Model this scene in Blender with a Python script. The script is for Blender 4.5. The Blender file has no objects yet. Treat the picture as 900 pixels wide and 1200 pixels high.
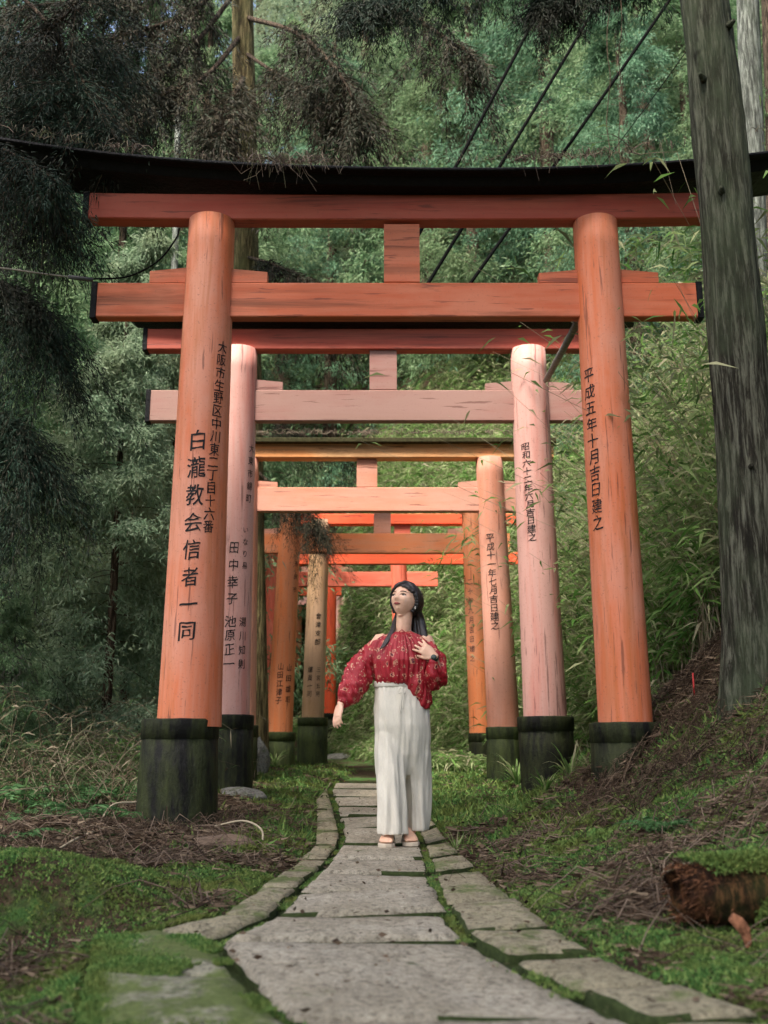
import bpy, bmesh, math, random
import numpy as np
from mathutils import Vector, Matrix, noise as mnoise

random.seed(11)
R = math.radians
sc = bpy.context.scene
COL = sc.collection

# ------------------------------------------------------------------ camera
FPX = 1200.0                    # focal length in pixels of a 1200 px high frame
PITCH = R(13.13)
CAMZ = 0.556
cam_d = bpy.data.cameras.new('camera')
cam = bpy.data.objects.new('camera', cam_d)
COL.objects.link(cam)
cam.location = (0, 0, CAMZ)
cam.rotation_euler = (R(90) + PITCH, 0, 0)
cam_d.sensor_fit = 'VERTICAL'
cam_d.sensor_height = 36
cam_d.sensor_width = 27
cam_d.lens = 36
cam_d.clip_start = 0.05
cam_d.clip_end = 600
cam_d.dof.use_dof = True
cam_d.dof.focus_distance = 6.6
cam_d.dof.aperture_fstop = 2.8
sc.camera = cam

# ------------------------------------------------------------------ light
SUN_EL, SUN_AZ = R(58), R(215)     # azimuth clockwise from +Y: behind the camera, to the left
world = bpy.data.worlds.new('World')
sc.world = world
world.use_nodes = True
wn = world.node_tree
bg = wn.nodes['Background']
sky = wn.nodes.new('ShaderNodeTexSky')
sky.sky_type = 'NISHITA'
sky.sun_disc = False
sky.sun_elevation = SUN_EL
sky.sun_rotation = SUN_AZ
sky.air_density = 1.0
sky.dust_density = 5.0
sky.ozone_density = 1.0
wn.links.new(sky.outputs[0], bg.inputs[0])
bg.inputs[1].default_value = 0.15
sun_d = bpy.data.lights.new('sun', 'SUN')
sun_d.energy = 3.2
sun_d.angle = R(9)
sun_d.color = (1.0, 0.95, 0.87)
sun = bpy.data.objects.new('sun', sun_d)
COL.objects.link(sun)
sv = Vector((math.sin(SUN_AZ) * math.cos(SUN_EL), math.cos(SUN_AZ) * math.cos(SUN_EL), math.sin(SUN_EL)))
sun.rotation_euler = sv.to_track_quat('Z', 'Y').to_euler()
sun.location = (-4, -6, 14)
sc.view_settings.view_transform = 'Standard'
sc.view_settings.look = 'None'
sc.view_settings.exposure = 1.55
sc.view_settings.gamma = 1.0
sc.cycles.max_bounces = 6
sc.cycles.transparent_max_bounces = 6

# ------------------------------------------------------------------ helpers
CT, ST = math.cos(PITCH), math.sin(PITCH)

def at(x, y, Y):
    """world point at distance Y down the path, seen in direction (x, y)"""
    u = (x - 450) / FPX
    v = (600 - y) / FPX
    k = Y / (CT - v * ST)
    return Vector((u * k, Y, CAMZ + (ST + v * CT) * k))

def mpp(Y, z=1.0):
    """metres per pixel at distance Y and height z"""
    return (Y * CT + (z - CAMZ) * ST) / FPX

def tag(o, label=None, cat=None, group=None, kind=None):
    if label: o['label'] = label
    if cat: o['category'] = cat
    if group: o['group'] = group
    if kind: o['kind'] = kind
    return o

def empty(name, loc=(0, 0, 0), rz=0):
    o = bpy.data.objects.new(name, None)
    COL.objects.link(o)
    o.location = loc
    o.rotation_euler = (0, 0, rz)
    o.empty_display_size = 0.2
    return o

def link(name, me, mat, parent=None, smooth=False, loc=None):
    if mat is not None and len(me.materials) == 0:
        for m_ in (mat if isinstance(mat, (list, tuple)) else [mat]):
            me.materials.append(m_)
    if smooth:
        me.polygons.foreach_set('use_smooth', np.ones(len(me.polygons), dtype=bool))
    o = bpy.data.objects.new(name, me)
    COL.objects.link(o)
    if parent: o.parent = parent
    if loc is not None: o.location = loc
    return o

def mesh_np(name, V, F):
    """V (n,3); F (m,3) or (m,4) array"""
    V = np.asarray(V, dtype=np.float32); F = np.asarray(F, dtype=np.int32)
    me = bpy.data.meshes.new(name)
    me.vertices.add(len(V)); me.vertices.foreach_set('co', V.ravel())
    k = F.shape[1]
    me.loops.add(F.size); me.loops.foreach_set('vertex_index', F.ravel())
    me.polygons.add(len(F))
    me.polygons.foreach_set('loop_start', np.arange(0, F.size, k, dtype=np.int32))
    me.polygons.foreach_set('loop_total', np.full(len(F), k, dtype=np.int32))
    me.update(calc_edges=True)
    return me

def bm_mesh(name, bm):
    me = bpy.data.meshes.new(name)
    bm.normal_update()
    bm.to_mesh(me); bm.free()
    return me

def tube_bm(bm, pts, rads, seg=8, cap=True):
    """tapered tube through pts"""
    pts = [Vector(p) for p in pts]
    if not hasattr(rads, '__len__'): rads = [rads] * len(pts)
    rings = []
    prev = None
    for i, p in enumerate(pts):
        t = (pts[min(i + 1, len(pts) - 1)] - pts[max(i - 1, 0)])
        if t.length < 1e-9: t = Vector((0, 0, 1))
        t.normalize()
        if prev is None:
            a = Vector((1, 0, 0)) if abs(t.x) < 0.8 else Vector((0, 1, 0))
            n = t.cross(a).normalized()
        else:
            n = prev - t * prev.dot(t)
            if n.length < 1e-6: n = t.orthogonal()
            n.normalize()
        prev = n
        b = t.cross(n)
        rings.append([bm.verts.new(p + (n * math.cos(2 * math.pi * k / seg) + b * math.sin(2 * math.pi * k / seg)) * rads[i]) for k in range(seg)])
    for i in range(len(rings) - 1):
        A, B = rings[i], rings[i + 1]
        for k in range(seg):
            bm.faces.new((A[k], A[(k + 1) % seg], B[(k + 1) % seg], B[k]))
    if cap:
        bm.faces.new(rings[0][::-1]); bm.faces.new(rings[-1])
    return rings

def smooth_pts(pts, n=6):
    """Catmull-Rom resample"""
    P = [Vector(p) for p in pts]
    P = [P[0] * 2 - P[1]] + P + [P[-1] * 2 - P[-2]]
    out = []
    for i in range(1, len(P) - 2):
        for k in range(n):
            t = k / n
            a, b, c, d = P[i - 1], P[i], P[i + 1], P[i + 2]
            out.append(0.5 * ((2 * b) + (c - a) * t + (2 * a - 5 * b + 4 * c - d) * t * t + (3 * b - a - 3 * c + d) * t ** 3))
    out.append(P[-2].copy())
    return out

def hash2(ix, iy, s):
    n = (ix * 374761393 + iy * 668265263 + s * 1442695041) & 0xffffffff
    n = ((n ^ (n >> 13)) * 1274126177) & 0xffffffff
    return ((n ^ (n >> 16)) & 0xffff) / 65535.0

def vnoise(x, y, s=0):
    x = np.asarray(x, dtype=np.float64); y = np.asarray(y, dtype=np.float64)
    ix = np.floor(x).astype(np.int64); iy = np.floor(y).astype(np.int64)
    fx = x - ix; fy = y - iy
    fx = fx * fx * (3 - 2 * fx); fy = fy * fy * (3 - 2 * fy)
    a = hash2(ix, iy, s); b = hash2(ix + 1, iy, s); c = hash2(ix, iy + 1, s); d = hash2(ix + 1, iy + 1, s)
    return (a * (1 - fx) + b * fx) * (1 - fy) + (c * (1 - fx) + d * fx) * fy - 0.5

def fbm(x, y, s=0, o=4):
    r = 0; a = 1.0; f = 1.0
    for i in range(o):
        r = r + a * vnoise(x * f, y * f, s + i); a *= 0.5; f *= 2.03
    return r

# ------------------------------------------------------------------ materials
def mat_new(name):
    m = bpy.data.materials.new(name); m.use_nodes = True
    nt = m.node_tree
    for n in list(nt.nodes): nt.nodes.remove(n)
    out = nt.nodes.new('ShaderNodeOutputMaterial')
    p = nt.nodes.new('ShaderNodeBsdfPrincipled')
    nt.links.new(p.outputs[0], out.inputs[0])
    return m, nt, p, out

def coords(nt, kind='Object', scale=(1, 1, 1), rot=(0, 0, 0)):
    tc = nt.nodes.new('ShaderNodeTexCoord')
    mp = nt.nodes.new('ShaderNodeMapping')
    mp.inputs['Scale'].default_value = scale
    mp.inputs['Rotation'].default_value = rot
    nt.links.new(tc.outputs[kind], mp.inputs[0])
    return mp.outputs[0]

def wcoords(nt, scale=(1, 1, 1)):
    g = nt.nodes.new('ShaderNodeNewGeometry')
    mp = nt.nodes.new('ShaderNodeMapping')
    mp.inputs['Scale'].default_value = scale
    nt.links.new(g.outputs['Position'], mp.inputs[0])
    return mp.outputs[0]

def noise(nt, vec, scale, detail=4, rough=0.6, dist=0.0):
    n = nt.nodes.new('ShaderNodeTexNoise')
    n.inputs['Scale'].default_value = scale
    n.inputs['Detail'].default_value = detail
    n.inputs['Roughness'].default_value = rough
    n.inputs['Distortion'].default_value = dist
    nt.links.new(vec, n.inputs['Vector'])
    return n.outputs['Fac']

def ramp(nt, fac, stops, interp='LINEAR'):
    r = nt.nodes.new('ShaderNodeValToRGB')
    r.color_ramp.interpolation = interp
    el = r.color_ramp.elements
    while len(el) < len(stops): el.new(0.5)
    for e, (pos, c) in zip(el, stops):
        e.position = pos
        if not hasattr(c, '__len__'): c = (c, c, c)
        e.color = (c[0], c[1], c[2], 1)
    nt.links.new(fac, r.inputs[0])
    return r.outputs[0]

def mix(nt, fac, a, b, mode='MIX'):
    m = nt.nodes.new('ShaderNodeMix'); m.data_type = 'RGBA'; m.blend_type = mode
    def put(sock, v):
        if isinstance(v, bpy.types.NodeSocket): nt.links.new(v, sock)
        elif hasattr(v, '__len__'): sock.default_value = (v[0], v[1], v[2], 1)
        else: sock.default_value = v
    put(m.inputs[0], fac); put(m.inputs[6], a); put(m.inputs[7], b)
    return m.outputs[2]

def bump(nt, p, h, strength=0.5, dist=0.01, prev=None):
    b = nt.nodes.new('ShaderNodeBump')
    b.inputs['Strength'].default_value = strength
    b.inputs['Distance'].default_value = dist
    nt.links.new(h, b.inputs['Height'])
    if prev is not None: nt.links.new(prev, b.inputs['Normal'])
    if p is not None: nt.links.new(b.outputs[0], p.inputs['Normal'])
    return b.outputs[0]

def mathn(nt, op, a, b=None):
    m = nt.nodes.new('ShaderNodeMath'); m.operation = op; m.use_clamp = False
    for i, v in enumerate((a, b)):
        if v is None: continue
        if isinstance(v, bpy.types.NodeSocket): nt.links.new(v, m.inputs[i])
        else: m.inputs[i].default_value = v
    return m.outputs[0]

def painted_wood(name, base, faded, stain, grain_axis='Z', fade=0.5, seed=0.0, grime=0.55):
    """weathered vermilion paint on timber; grain along grain_axis"""
    m, nt, p, out = mat_new(name)
    s_long, s_x = 0.35, 6.0
    sc_ = {'Z': (s_x, s_x, s_long), 'X': (s_long, s_x, s_x)}[grain_axis]
    v = coords(nt, 'Object', sc_)
    v1 = coords(nt, 'Object', (1, 1, 0.45) if grain_axis == 'Z' else (0.45, 1, 1))
    big = noise(nt, v1, 1.6 + seed, 5, 0.62)
    col = mix(nt, ramp(nt, big, [(fade - 0.09, 0.0), (fade + 0.08, 1.0)]), base, faded)
    streak = noise(nt, v, 3.0, 6, 0.65)
    col = mix(nt, ramp(nt, streak, [(0.40, 0.0), (0.62, 0.6)]), col, faded)
    st = noise(nt, v, 1.1, 6, 0.7, 0.5)
    col = mix(nt, ramp(nt, st, [(0.49, 0.0), (0.66, grime)]), col, stain)
    vf = coords(nt, 'Object', (14, 14, 0.8) if grain_axis == 'Z' else (0.8, 14, 14))
    cr = noise(nt, vf, 2.2, 4, 0.6, 0.2)
    crack = ramp(nt, cr, [(0.615, 0.0), (0.650, 1.0)])
    col = mix(nt, mathn(nt, 'MULTIPLY', crack, 0.6), col, (0.10, 0.03, 0.02))
    sp = noise(nt, coords(nt, 'Object', (1, 1, 1)), 60, 3, 0.7)
    col = mix(nt, ramp(nt, sp, [(0.60, 0.0), (0.70, 0.5)]), col, (0.16, 0.07, 0.05))
    nt.links.new(col, p.inputs['Base Color'])
    p.inputs['Roughness'].default_value = 0.62
    p.inputs['Specular IOR Level'].default_value = 0.32
    h = mix(nt, 0.5, streak, mathn(nt, 'SUBTRACT', 1.0, crack))
    b1 = bump(nt, None, h, 0.35, 0.006)
    bump(nt, p, sp, 0.15, 0.002, b1)
    return m

def leaf_mat(name, cols, trans=0.3, rough=0.7, patch=0.6, patchcol=None):
    """cols: three colours chosen leaf by leaf"""
    m, nt, p, out = mat_new(name)
    g = nt.nodes.new('ShaderNodeNewGeometry')
    stops = [(i / (len(cols) - 1), c) for i, c in enumerate(cols)]
    col = ramp(nt, g.outputs['Random Per Island'], stops)
    if patchcol is not None:
        n = noise(nt, wcoords(nt), patch, 4, 0.6)
        col = mix(nt, ramp(nt, n, [(0.42, 0.0), (0.62, 0.8)]), col, patchcol)
    nt.links.new(col, p.inputs['Base Color'])
    p.inputs['Roughness'].default_value = rough
    p.inputs['Specular IOR Level'].default_value = 0.12
    if trans > 0:
        tr = nt.nodes.new('ShaderNodeBsdfTranslucent')
        nt.links.new(col, tr.inputs[0])
        ms = nt.nodes.new('ShaderNodeMixShader'); ms.inputs[0].default_value = trans
        nt.links.new(p.outputs[0], ms.inputs[1]); nt.links.new(tr.outputs[0], ms.inputs[2])
        nt.links.new(ms.outputs[0], out.inputs[0])
    return m

def bark_mat(name, dark, light, moss, mossamt=0.5, scale=1.0):
    m, nt, p, out = mat_new(name)
    v = coords(nt, 'Object', (16 * scale, 16 * scale, 1.5 * scale))
    f = noise(nt, v, 2.2, 8, 0.72, 0.35)
    col = ramp(nt, f, [(0.40, [c * .5 for c in dark]), (0.48, dark), (0.56, light), (0.68, [c * 1.7 for c in light])])
    n2 = noise(nt, coords(nt, 'Object', (1, 1, 0.5)), 1.7, 6, 0.7)
    col = mix(nt, ramp(nt, n2, [(0.62 - mossamt * 0.3, 0.0), (0.85 - mossamt * 0.3, 0.75)]), col, moss)
    kn = noise(nt, coords(nt, 'Object', (1, 1, 0.7)), 5.5, 2, 0.5)
    col = mix(nt, ramp(nt, kn, [(0.72, 0.0), (0.78, 0.8)]), col, [c * 0.3 for c in dark])
    nt.links.new(col, p.inputs['Base Color'])
    p.inputs['Roughness'].default_value = 0.95
    p.inputs['Specular IOR Level'].default_value = 0.15
    bump(nt, p, f, 1.0, 0.06)
    return m

def plain(name, c, rough=0.7, spec=0.3, var=0.3, scale=20, bmp=0.2, metal=0.0):
    m, nt, p, out = mat_new(name)
    n = noise(nt, coords(nt, 'Object'), scale, 5, 0.6)
    col = ramp(nt, n, [(0.25, [x * (1 - var) for x in c]), (0.75, [min(1, x * (1 + var)) for x in c])])
    nt.links.new(col, p.inputs['Base Color'])
    p.inputs['Roughness'].default_value = rough
    p.inputs['Specular IOR Level'].default_value = spec
    p.inputs['Metallic'].default_value = metal
    if bmp: bump(nt, p, n, bmp, 0.004)
    return m

def stone_mat(name, c1, c2, moss, mossamt):
    m, nt, p, out = mat_new(name)
    v = wcoords(nt)
    n1 = noise(nt, v, 2.2, 6, 0.65)
    n2 = noise(nt, v, 38, 6, 0.75)
    n3 = noise(nt, wcoords(nt, (1, 0.45, 1)), 9, 5, 0.7, 0.6)
    col = mix(nt, ramp(nt, n1, [(0.3, 0.0), (0.7, 1.0)]), c1, c2)
    n4 = noise(nt, v, 130, 3, 0.7)
    col = mix(nt, ramp(nt, n2, [(0.38, 0.9), (0.50, 0.0)]), col, [c * 0.42 for c in c1])
    col = mix(nt, ramp(nt, n4, [(0.36, 0.7), (0.47, 0.0)]), col, [c * 0.35 for c in c1])
    col = mix(nt, ramp(nt, n2, [(0.58, 0.0), (0.72, 0.55)]), col, [min(1, c * 1.5) for c in c2])
    col = mix(nt, ramp(nt, n3, [(0.50, 0.0), (0.68, 0.55)]), col, [c * 0.55 for c in c1])
    nm = noise(nt, v, 2.6, 8, 0.72)
    mm = ramp(nt, nm, [(0.66 - mossamt * 0.35, 0.0), (0.74 - mossamt * 0.35, 0.92)])
    mcol = mix(nt, ramp(nt, n2, [(0.35, 0.0), (0.65, 1.0)]), [c * 0.55 for c in moss], moss)
    col = mix(nt, mm, col, mcol)
    nt.links.new(col, p.inputs['Base Color'])
    p.inputs['Roughness'].default_value = 0.88
    p.inputs['Specular IOR Level'].default_value = 0.25
    b1 = bump(nt, None, n3, 1.0, 0.03)
    bump(nt, p, n2, 1.0, 0.014, b1)
    return m
# ------------------------------------------------------------------ ground form
ZPY = np.array([-5, 6.5, 9.6, 13.0, 15.2, 16.6, 20, 24, 30, 60, 200.0])
ZPZ = np.array([0, 0.0, 0.10, 0.215, 0.26, 0.30, 0.42, 0.56, 1.75, 12, 30.0])
def zp(Y): return np.interp(Y, ZPY, ZPZ)

def ground_px(x, y, lift=0.0):
    """where the ray through (x, y) meets the path surface"""
    Y = 3.0
    v = (600 - y) / FPX
    s = (ST + v * CT) / (CT - v * ST)
    for _ in range(60):
        Y = Y * 0.5 + 0.5 * ((float(zp(Y)) + lift - CAMZ) / s)
        Y = min(max(Y, 0.5), 40)
    return at(x, y, Y)

# edges of the path traced on its own surface
SL_L = [(365, 1225), (345, 1200), (325, 1182), (283, 1140), (256, 1104), (320, 1072), (352, 1040), (381, 1015), (404, 985), (396, 950), (388, 925), (394, 914)]
SL_R = [(840, 1232), (745, 1190), (655, 1150), (596, 1122), (546, 1096), (526, 1069), (513, 1044), (503, 1010), (493, 984), (480, 955), (462, 930), (455, 914)]
KB_L = [(80, 1225), (98, 1198), (105, 1150), (112, 1105), (262, 1070), (298, 1046), (343, 1015), (369, 992), (371, 962), (370, 937), (390, 918)]
KB_R = [(960, 1215), (900, 1190), (775, 1147), (712, 1121), (650, 1087), (580, 1035), (540, 1000), (516, 975), (500, 950), (480, 925), (470, 914)]
def to_w(L): return [ground_px(*p) for p in L]
wSLL, wSLR, wKBL, wKBR = to_w(SL_L), to_w(SL_R), to_w(KB_L), to_w(KB_R)
def edge_fn(W, extra):
    a = sorted([(p.y, p.x) for p in W] + extra)
    return np.array([q[0] for q in a]), np.array([q[1] for q in a])
eLy, eLx = edge_fn(wKBL, [(-5, -0.45), (1.5, -0.5), (16, -0.4), (20, -1.6), (24, -2.9), (30, -4.6), (60, -14)])
eRy, eRx = edge_fn(wKBR, [(-5, 1.1), (1.5, 1.0), (16, 0.6), (20, -0.5), (24, -1.7), (30, -3.2), (60, -12)])

def sstep(a, b, x):
    t = np.clip((x - a) / (b - a), 0, 1); return t * t * (3 - 2 * t)

def H(X, Y, detail=True):
    X = np.asarray(X, dtype=np.float64); Y = np.asarray(Y, dtype=np.float64)
    z = zp(Y)
    xl = np.interp(Y, eLy, eLx); xr = np.interp(Y, eRy, eRx)
    dR = np.maximum(0, X - xr); dL = np.maximum(0, xl - X)
    d0 = np.interp(Y, [0, 2.5, 4.0, 7.0, 9.6, 11.6, 16, 22, 30], [0.5, 0.42, 0.16, 0.05, 0.78, 1.05, 0.9, 0.2, 0.1])
    dd = np.maximum(0, dR - d0)
    bank = 0.25 * dd + 0.2 * dd ** 2
    bank = np.where(dd > 2.2, 0.25 * 2.2 + 0.2 * 4.84 + 1.0 * (dd - 2.2), bank)
    bank = np.where(bank > 9, 9 + (bank - 9) * 0.35, bank)
    z = z + 0.05 * np.minimum(dR, d0) + bank
    hill = 0.5 * np.maximum(0, Y - 17) * sstep(0.2, 2.5, dR)
    z = z + hill
    z = z + 0.10 * sstep(0.4, 2.5, dL) + 0.06 * np.maximum(0, dL - 3) + 0.05 * sstep(0, 0.3, dL) * sstep(3.5, 5.5, Y)
    z = z - 0.10 * sstep(4.5, 3.0, Y) * sstep(0.0, 0.25, dL) * sstep(1.2, 0.3, dL)
    if detail:
        on = sstep(0.0, 0.35, dR + dL)
        z = z + on * (0.10 * fbm(X * 1.3, Y * 1.3, 3, 4) + 0.035 * fbm(X * 7, Y * 7, 9, 3))
        z = z + sstep(0.3, 1.5, dR) * 0.22 * fbm(X * 0.9 + 3, Y * 0.9, 21, 3)
        # mossy hummock on the left, hollow behind it
        hump = np.exp(-((X + 1.5) / 0.55) ** 4 - ((Y - 4.05) / np.where(Y < 4.05, .13, .55)) ** 2)
        z = z + 0.13 * hump - .09 * np.exp(-((X + 1.45) / 0.5) ** 4 - ((Y - 3.72) / 0.20) ** 2)
        z = z - 0.17 * np.exp(-(((X - 1.45) / 0.42) ** 2 + ((Y - 6.55) / 0.55) ** 2))
        z = z - 0.055 * sstep(0.02, -0.02, dR + dL - 0.02)
    return z
def Hs(x, y): return float(H(np.array([x]), np.array([y]))[0])

def warp(a, b, n, c, k):
    """n samples between a and b, densest at c"""
    t = np.linspace(-1, 1, n)
    s = np.sign(t) * (np.exp(k * np.abs(t)) - 1) / (math.exp(k) - 1)
    return np.where(s < 0, c + s * (c - a), c + s * (b - c))
gx = warp(-90, 90, 320, 0.3, 5.0)
gy = np.concatenate([np.linspace(-6, 1.8, 8)[:-1], 1.8 + (np.exp(np.linspace(0, 1, 380) * 4.6) - 1) / (math.exp(4.6) - 1) * 150])
GX, GY = np.meshgrid(gx, gy)
GZ = H(GX, GY)
nx, ny = len(gx), len(gy)
V = np.stack([GX.ravel(), GY.ravel(), GZ.ravel()], 1)
ii = np.arange(nx - 1)[None, :] + np.arange(ny - 1)[:, None] * nx
F = np.stack([ii, ii + 1, ii + 1 + nx, ii + nx], -1).reshape(-1, 4)

def soil_mat():
    m, nt, p, out = mat_new('forest_soil')
    v = wcoords(nt)
    n1 = noise(nt, v, 30, 7, 0.75)
    n2 = noise(nt, v, 3.2, 6, 0.7)
    n3 = noise(nt, v, 1.1, 5, 0.65)
    col = ramp(nt, n1, [(0.3, (0.012, 0.008, 0.005)), (0.52, (0.045, 0.028, 0.017)), (0.72, (0.12, 0.08, 0.05))])
    mossc = ramp(nt, n1, [(0.3, (0.02, 0.045, 0.012)), (0.55, (0.05, 0.11, 0.025)), (0.75, (0.12, 0.19, 0.045))])
    mk = mathn(nt, 'ADD', mathn(nt, 'MULTIPLY', n2, 0.6), mathn(nt, 'MULTIPLY', n3, 0.4))
    col = mix(nt, ramp(nt, mk, [(0.47, 0.0), (0.56, 1.0)]), col, mossc)
    nt.links.new(col, p.inputs['Base Color'])
    p.inputs['Roughness'].default_value = 0.95
    p.inputs['Specular IOR Level'].default_value = 0.15
    b1 = bump(nt, None, n2, 0.6, 0.05)
    bump(nt, p, n1, 1.0, 0.02, b1)
    return m
M_soil = soil_mat()
ground = link('ground', mesh_np('ground', V, F), M_soil, smooth=True)
tag(ground, kind='structure')

# ------------------------------------------------------------------ the path
M_slab = stone_mat('paving_stone', (0.32, 0.28, 0.20), (0.48, 0.435, 0.34), (0.10, 0.13, 0.05), 0.10)
M_kerb = stone_mat('kerb_stone', (0.24, 0.21, 0.135), (0.40, 0.355, 0.235), (0.13, 0.17, 0.05), 0.42)
M_kerbm = stone_mat('mossy_kerb_stone', (0.24, 0.23, 0.16), (0.36, 0.34, 0.25), (0.13, 0.175, 0.040), 0.68)
M_joint = plain('mossy_joint', (0.030, 0.042, 0.014), 0.95, 0.1, 0.6, 45, 0.8)

def stone_piece(name, poly, top, mat, parent, thick=0.11, jit=0.008, tilt=0.006, sub=5, bev=0.014, gap=0.008, dome=0.0):
    """a dressed stone with uneven edges; poly = 4 or more world XY corners"""
    rnd = random.Random(hash((round(poly[0][0], 3), round(poly[0][1], 3))) & 0xffff)
    n = len(poly)
    cx = sum(p[0] for p in poly) / n; cy = sum(p[1] for p in poly) / n
    pts = []
    for i in range(n):
        a, b = Vector(poly[i]), Vector(poly[(i + 1) % n])
        L = (b - a).length
        k = max(2, min(sub, int(L / 0.045)))
        for j in range(k):
            t = j / k
            q = a.lerp(b, t)
            nrm = Vector((cx, cy)) - q
            if nrm.length > 1e-6: nrm.normalize()
            q = q + nrm * (gap + (rnd.random() - 0.3) * jit * (1.0 if j else 1.6))
            pts.append(q)
    bm = bmesh.new()
    tx, ty = (rnd.random() - .5) * 2 * tilt, (rnd.random() - .5) * 2 * tilt
    hoff = (rnd.random() - .5) * .016
    def zt(q): return top(q) + hoff + tx * (q.x - cx) * 6 + ty * (q.y - cy) * 3 + (rnd.random() - .5) * 0.003
    def ring(f, dz, j=0):
        return [bm.verts.new((cx + (q.x - cx) * f, cy + (q.y - cy) * f, zt(q) + dz)) for q in pts]
    size = max(0.08, sum((q - Vector((cx, cy))).length for q in pts) / len(pts))
    fb = 1 - bev / size
    r0 = ring(1.0, -thick); r1 = ring(1.0, -bev * 0.8); r2 = ring(fb, 0.0)
    m_ = len(pts)
    rings = [r0, r1, r2]
    for f_, dz in ((0.62, dome * 0.7), (0.3, dome)):
        rings.append(ring(f_, dz))
    for A, B in zip(rings[:-1], rings[1:]):
        for k in range(m_):
            bm.faces.new((A[k], A[(k + 1) % m_], B[(k + 1) % m_], B[k]))
    c = bm.verts.new((cx, cy, top(Vector((cx, cy))) + dome))
    R_ = rings[-1]
    for k in range(m_):
        bm.faces.new((R_[k], R_[(k + 1) % m_], c))
    bmesh.ops.recalc_face_normals(bm, faces=bm.faces)
    for f in bm.faces:
        if f.calc_center_median().z < top(Vector((cx, cy))) + hoff - bev * .55 and abs(f.normal.z) < .9: f.material_index = 1
    me = bm_mesh(name, bm)
    return link(name, me, (mat, M_joint), parent, smooth=True)

def interp_edge(W, y):
    """world point on an edge polyline at image row y (W = list of (px, row))"""
    A = sorted(W, key=lambda p: p[1])
    ys = [p[1] for p in A]; xs = [p[0] for p in A]
    return float(np.interp(y, ys, xs))

# bed under the joints
bm = bmesh.new()
Ls = [ground_px(interp_edge(KB_L[3:] if y < 1104 else [(80, 1225), (98, 1198), (105, 1150), (112, 1104)], y), y) for y in np.linspace(1225, 918, 60)]
Rs = [ground_px(interp_edge(KB_R, y), y) for y in np.linspace(1225, 918, 60)]
rows = [[bm.verts.new((a.x + (b.x - a.x) * t, a.y + (b.y - a.y) * t, float(zp(a.y)) - 0.035)) for t in np.linspace(-0.02, 1.02, 9)] for a, b in zip(Ls, Rs)]
for A, B in zip(rows[:-1], rows[1:]):
    for k in range(8): bm.faces.new((A[k], A[k + 1], B[k + 1], B[k]))
path = link('path', bm_mesh('path', bm), M_joint, smooth=True)
tag(path, kind='structure')

topf = lambda q: float(zp(q.y))
# centre slabs: rows of joints (left row, right row)
J = [(1232, 1240), (1194, 1188), (1106, 1097), (1073, 1069), (1045, 1040), (1023, 1022), (1008, 1006), (991, 990), (970, 969),
     (956, 955), (945, 944), (934, 933), (925, 924), (917, 917)]
for (a, b) in zip(J[:-1], J[1:]):
    def LP(y): return ground_px(interp_edge(SL_L, y), y)
    def RP(y): return ground_px(interp_edge(SL_R, y), y)
    g_ = 1.8 if a[0] > 1000 else .9
    a = (a[0] - g_, a[1] - g_ * .8); b = (b[0] + g_ * .4, b[1] + g_ * .5)
    ml = (a[0] + b[0]) / 2; mr = (a[1] + b[1]) / 2
    left = [LP(b[0]), LP(ml), LP(a[0])]
    right = [RP(a[1]), RP(mr), RP(b[1])]
    poly = [(p.x, p.y) for p in right + left]
    stone_piece('paving_slab', poly, topf, M_slab, path, jit=0.014, gap=0.011 if a[0] > 1000 else 0.013, sub=9, bev=.022)
# right kerb
K = [1240, 1196, 1158, 1120, 1092, 1058, 1023, 1006, 990, 974, 958, 944, 932, 920]
for a, b in zip(K[:-1], K[1:]):
    def IP(y, dx=3.5): return ground_px(interp_edge(SL_R, y) + dx + max(0, (y - 1000) * 0.015), y)
    def OP(y): return ground_px(interp_edge(KB_R, y), y)
    m_ = (a + b) / 2
    s = 6; g_ = 2.0 if a > 1000 else .8; a -= g_; b += g_ * .4
    poly = [(p.x, p.y) for p in (OP(a - s), OP(m_ - s), OP(b - s * .8), IP(b), IP(m_), IP(a))]
    stone_piece('kerb_stone', poly, lambda q: topf(q) - 0.002, M_kerb, path, jit=0.016, gap=0.007, sub=6, dome=0.006)
# left kerb, two runs meeting at a corner
K = [1073, 1058, 1040, 1022, 1006, 991, 976, 962, 948, 936, 926, 918]
for a, b in zip(K[:-1], K[1:]):
    def IP(y): return ground_px(interp_edge(SL_L[5:], y) - 5, y)
    def OP(y): return ground_px(interp_edge(KB_L[4:], y), y)
    m_ = (a + b) / 2
    poly = [(p.x, p.y) for p in (IP(a), IP(m_), IP(b), OP(b), OP(m_), OP(a))]
    stone_piece('kerb_stone', poly, lambda q: topf(q) + 0.002, M_kerb, path, jit=0.016, gap=0.007, sub=6, dome=0.006)
def gp(L): return [(p.x, p.y) for p in (ground_px(*q) for q in L)]
stone_piece('kerb_stone', gp([(318, 1071), (262, 1072), (200, 1084), (185, 1091), (246, 1100), (262, 1096)]), lambda q: topf(q) + 0.006, M_kerb, path, jit=0.012, dome=0.008)
o = stone_piece('kerb_stone', gp([(243, 1104), (180, 1092), (112, 1104), (108, 1128), (107, 1142), (275, 1150), (262, 1125)]), lambda q: topf(q) + 0.012, M_kerbm, path, jit=0.016, dome=0.014, sub=8)
o['label'] = 'moss covered corner kerb stone at the lower left'
stone_piece('kerb_stone', gp([(277, 1154), (107, 1146), (98, 1198), (84, 1225), (355, 1225), (330, 1200), (300, 1172)]), lambda q: topf(q) + 0.010, M_kerbm, path, jit=0.016, dome=0.016, sub=8)
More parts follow.
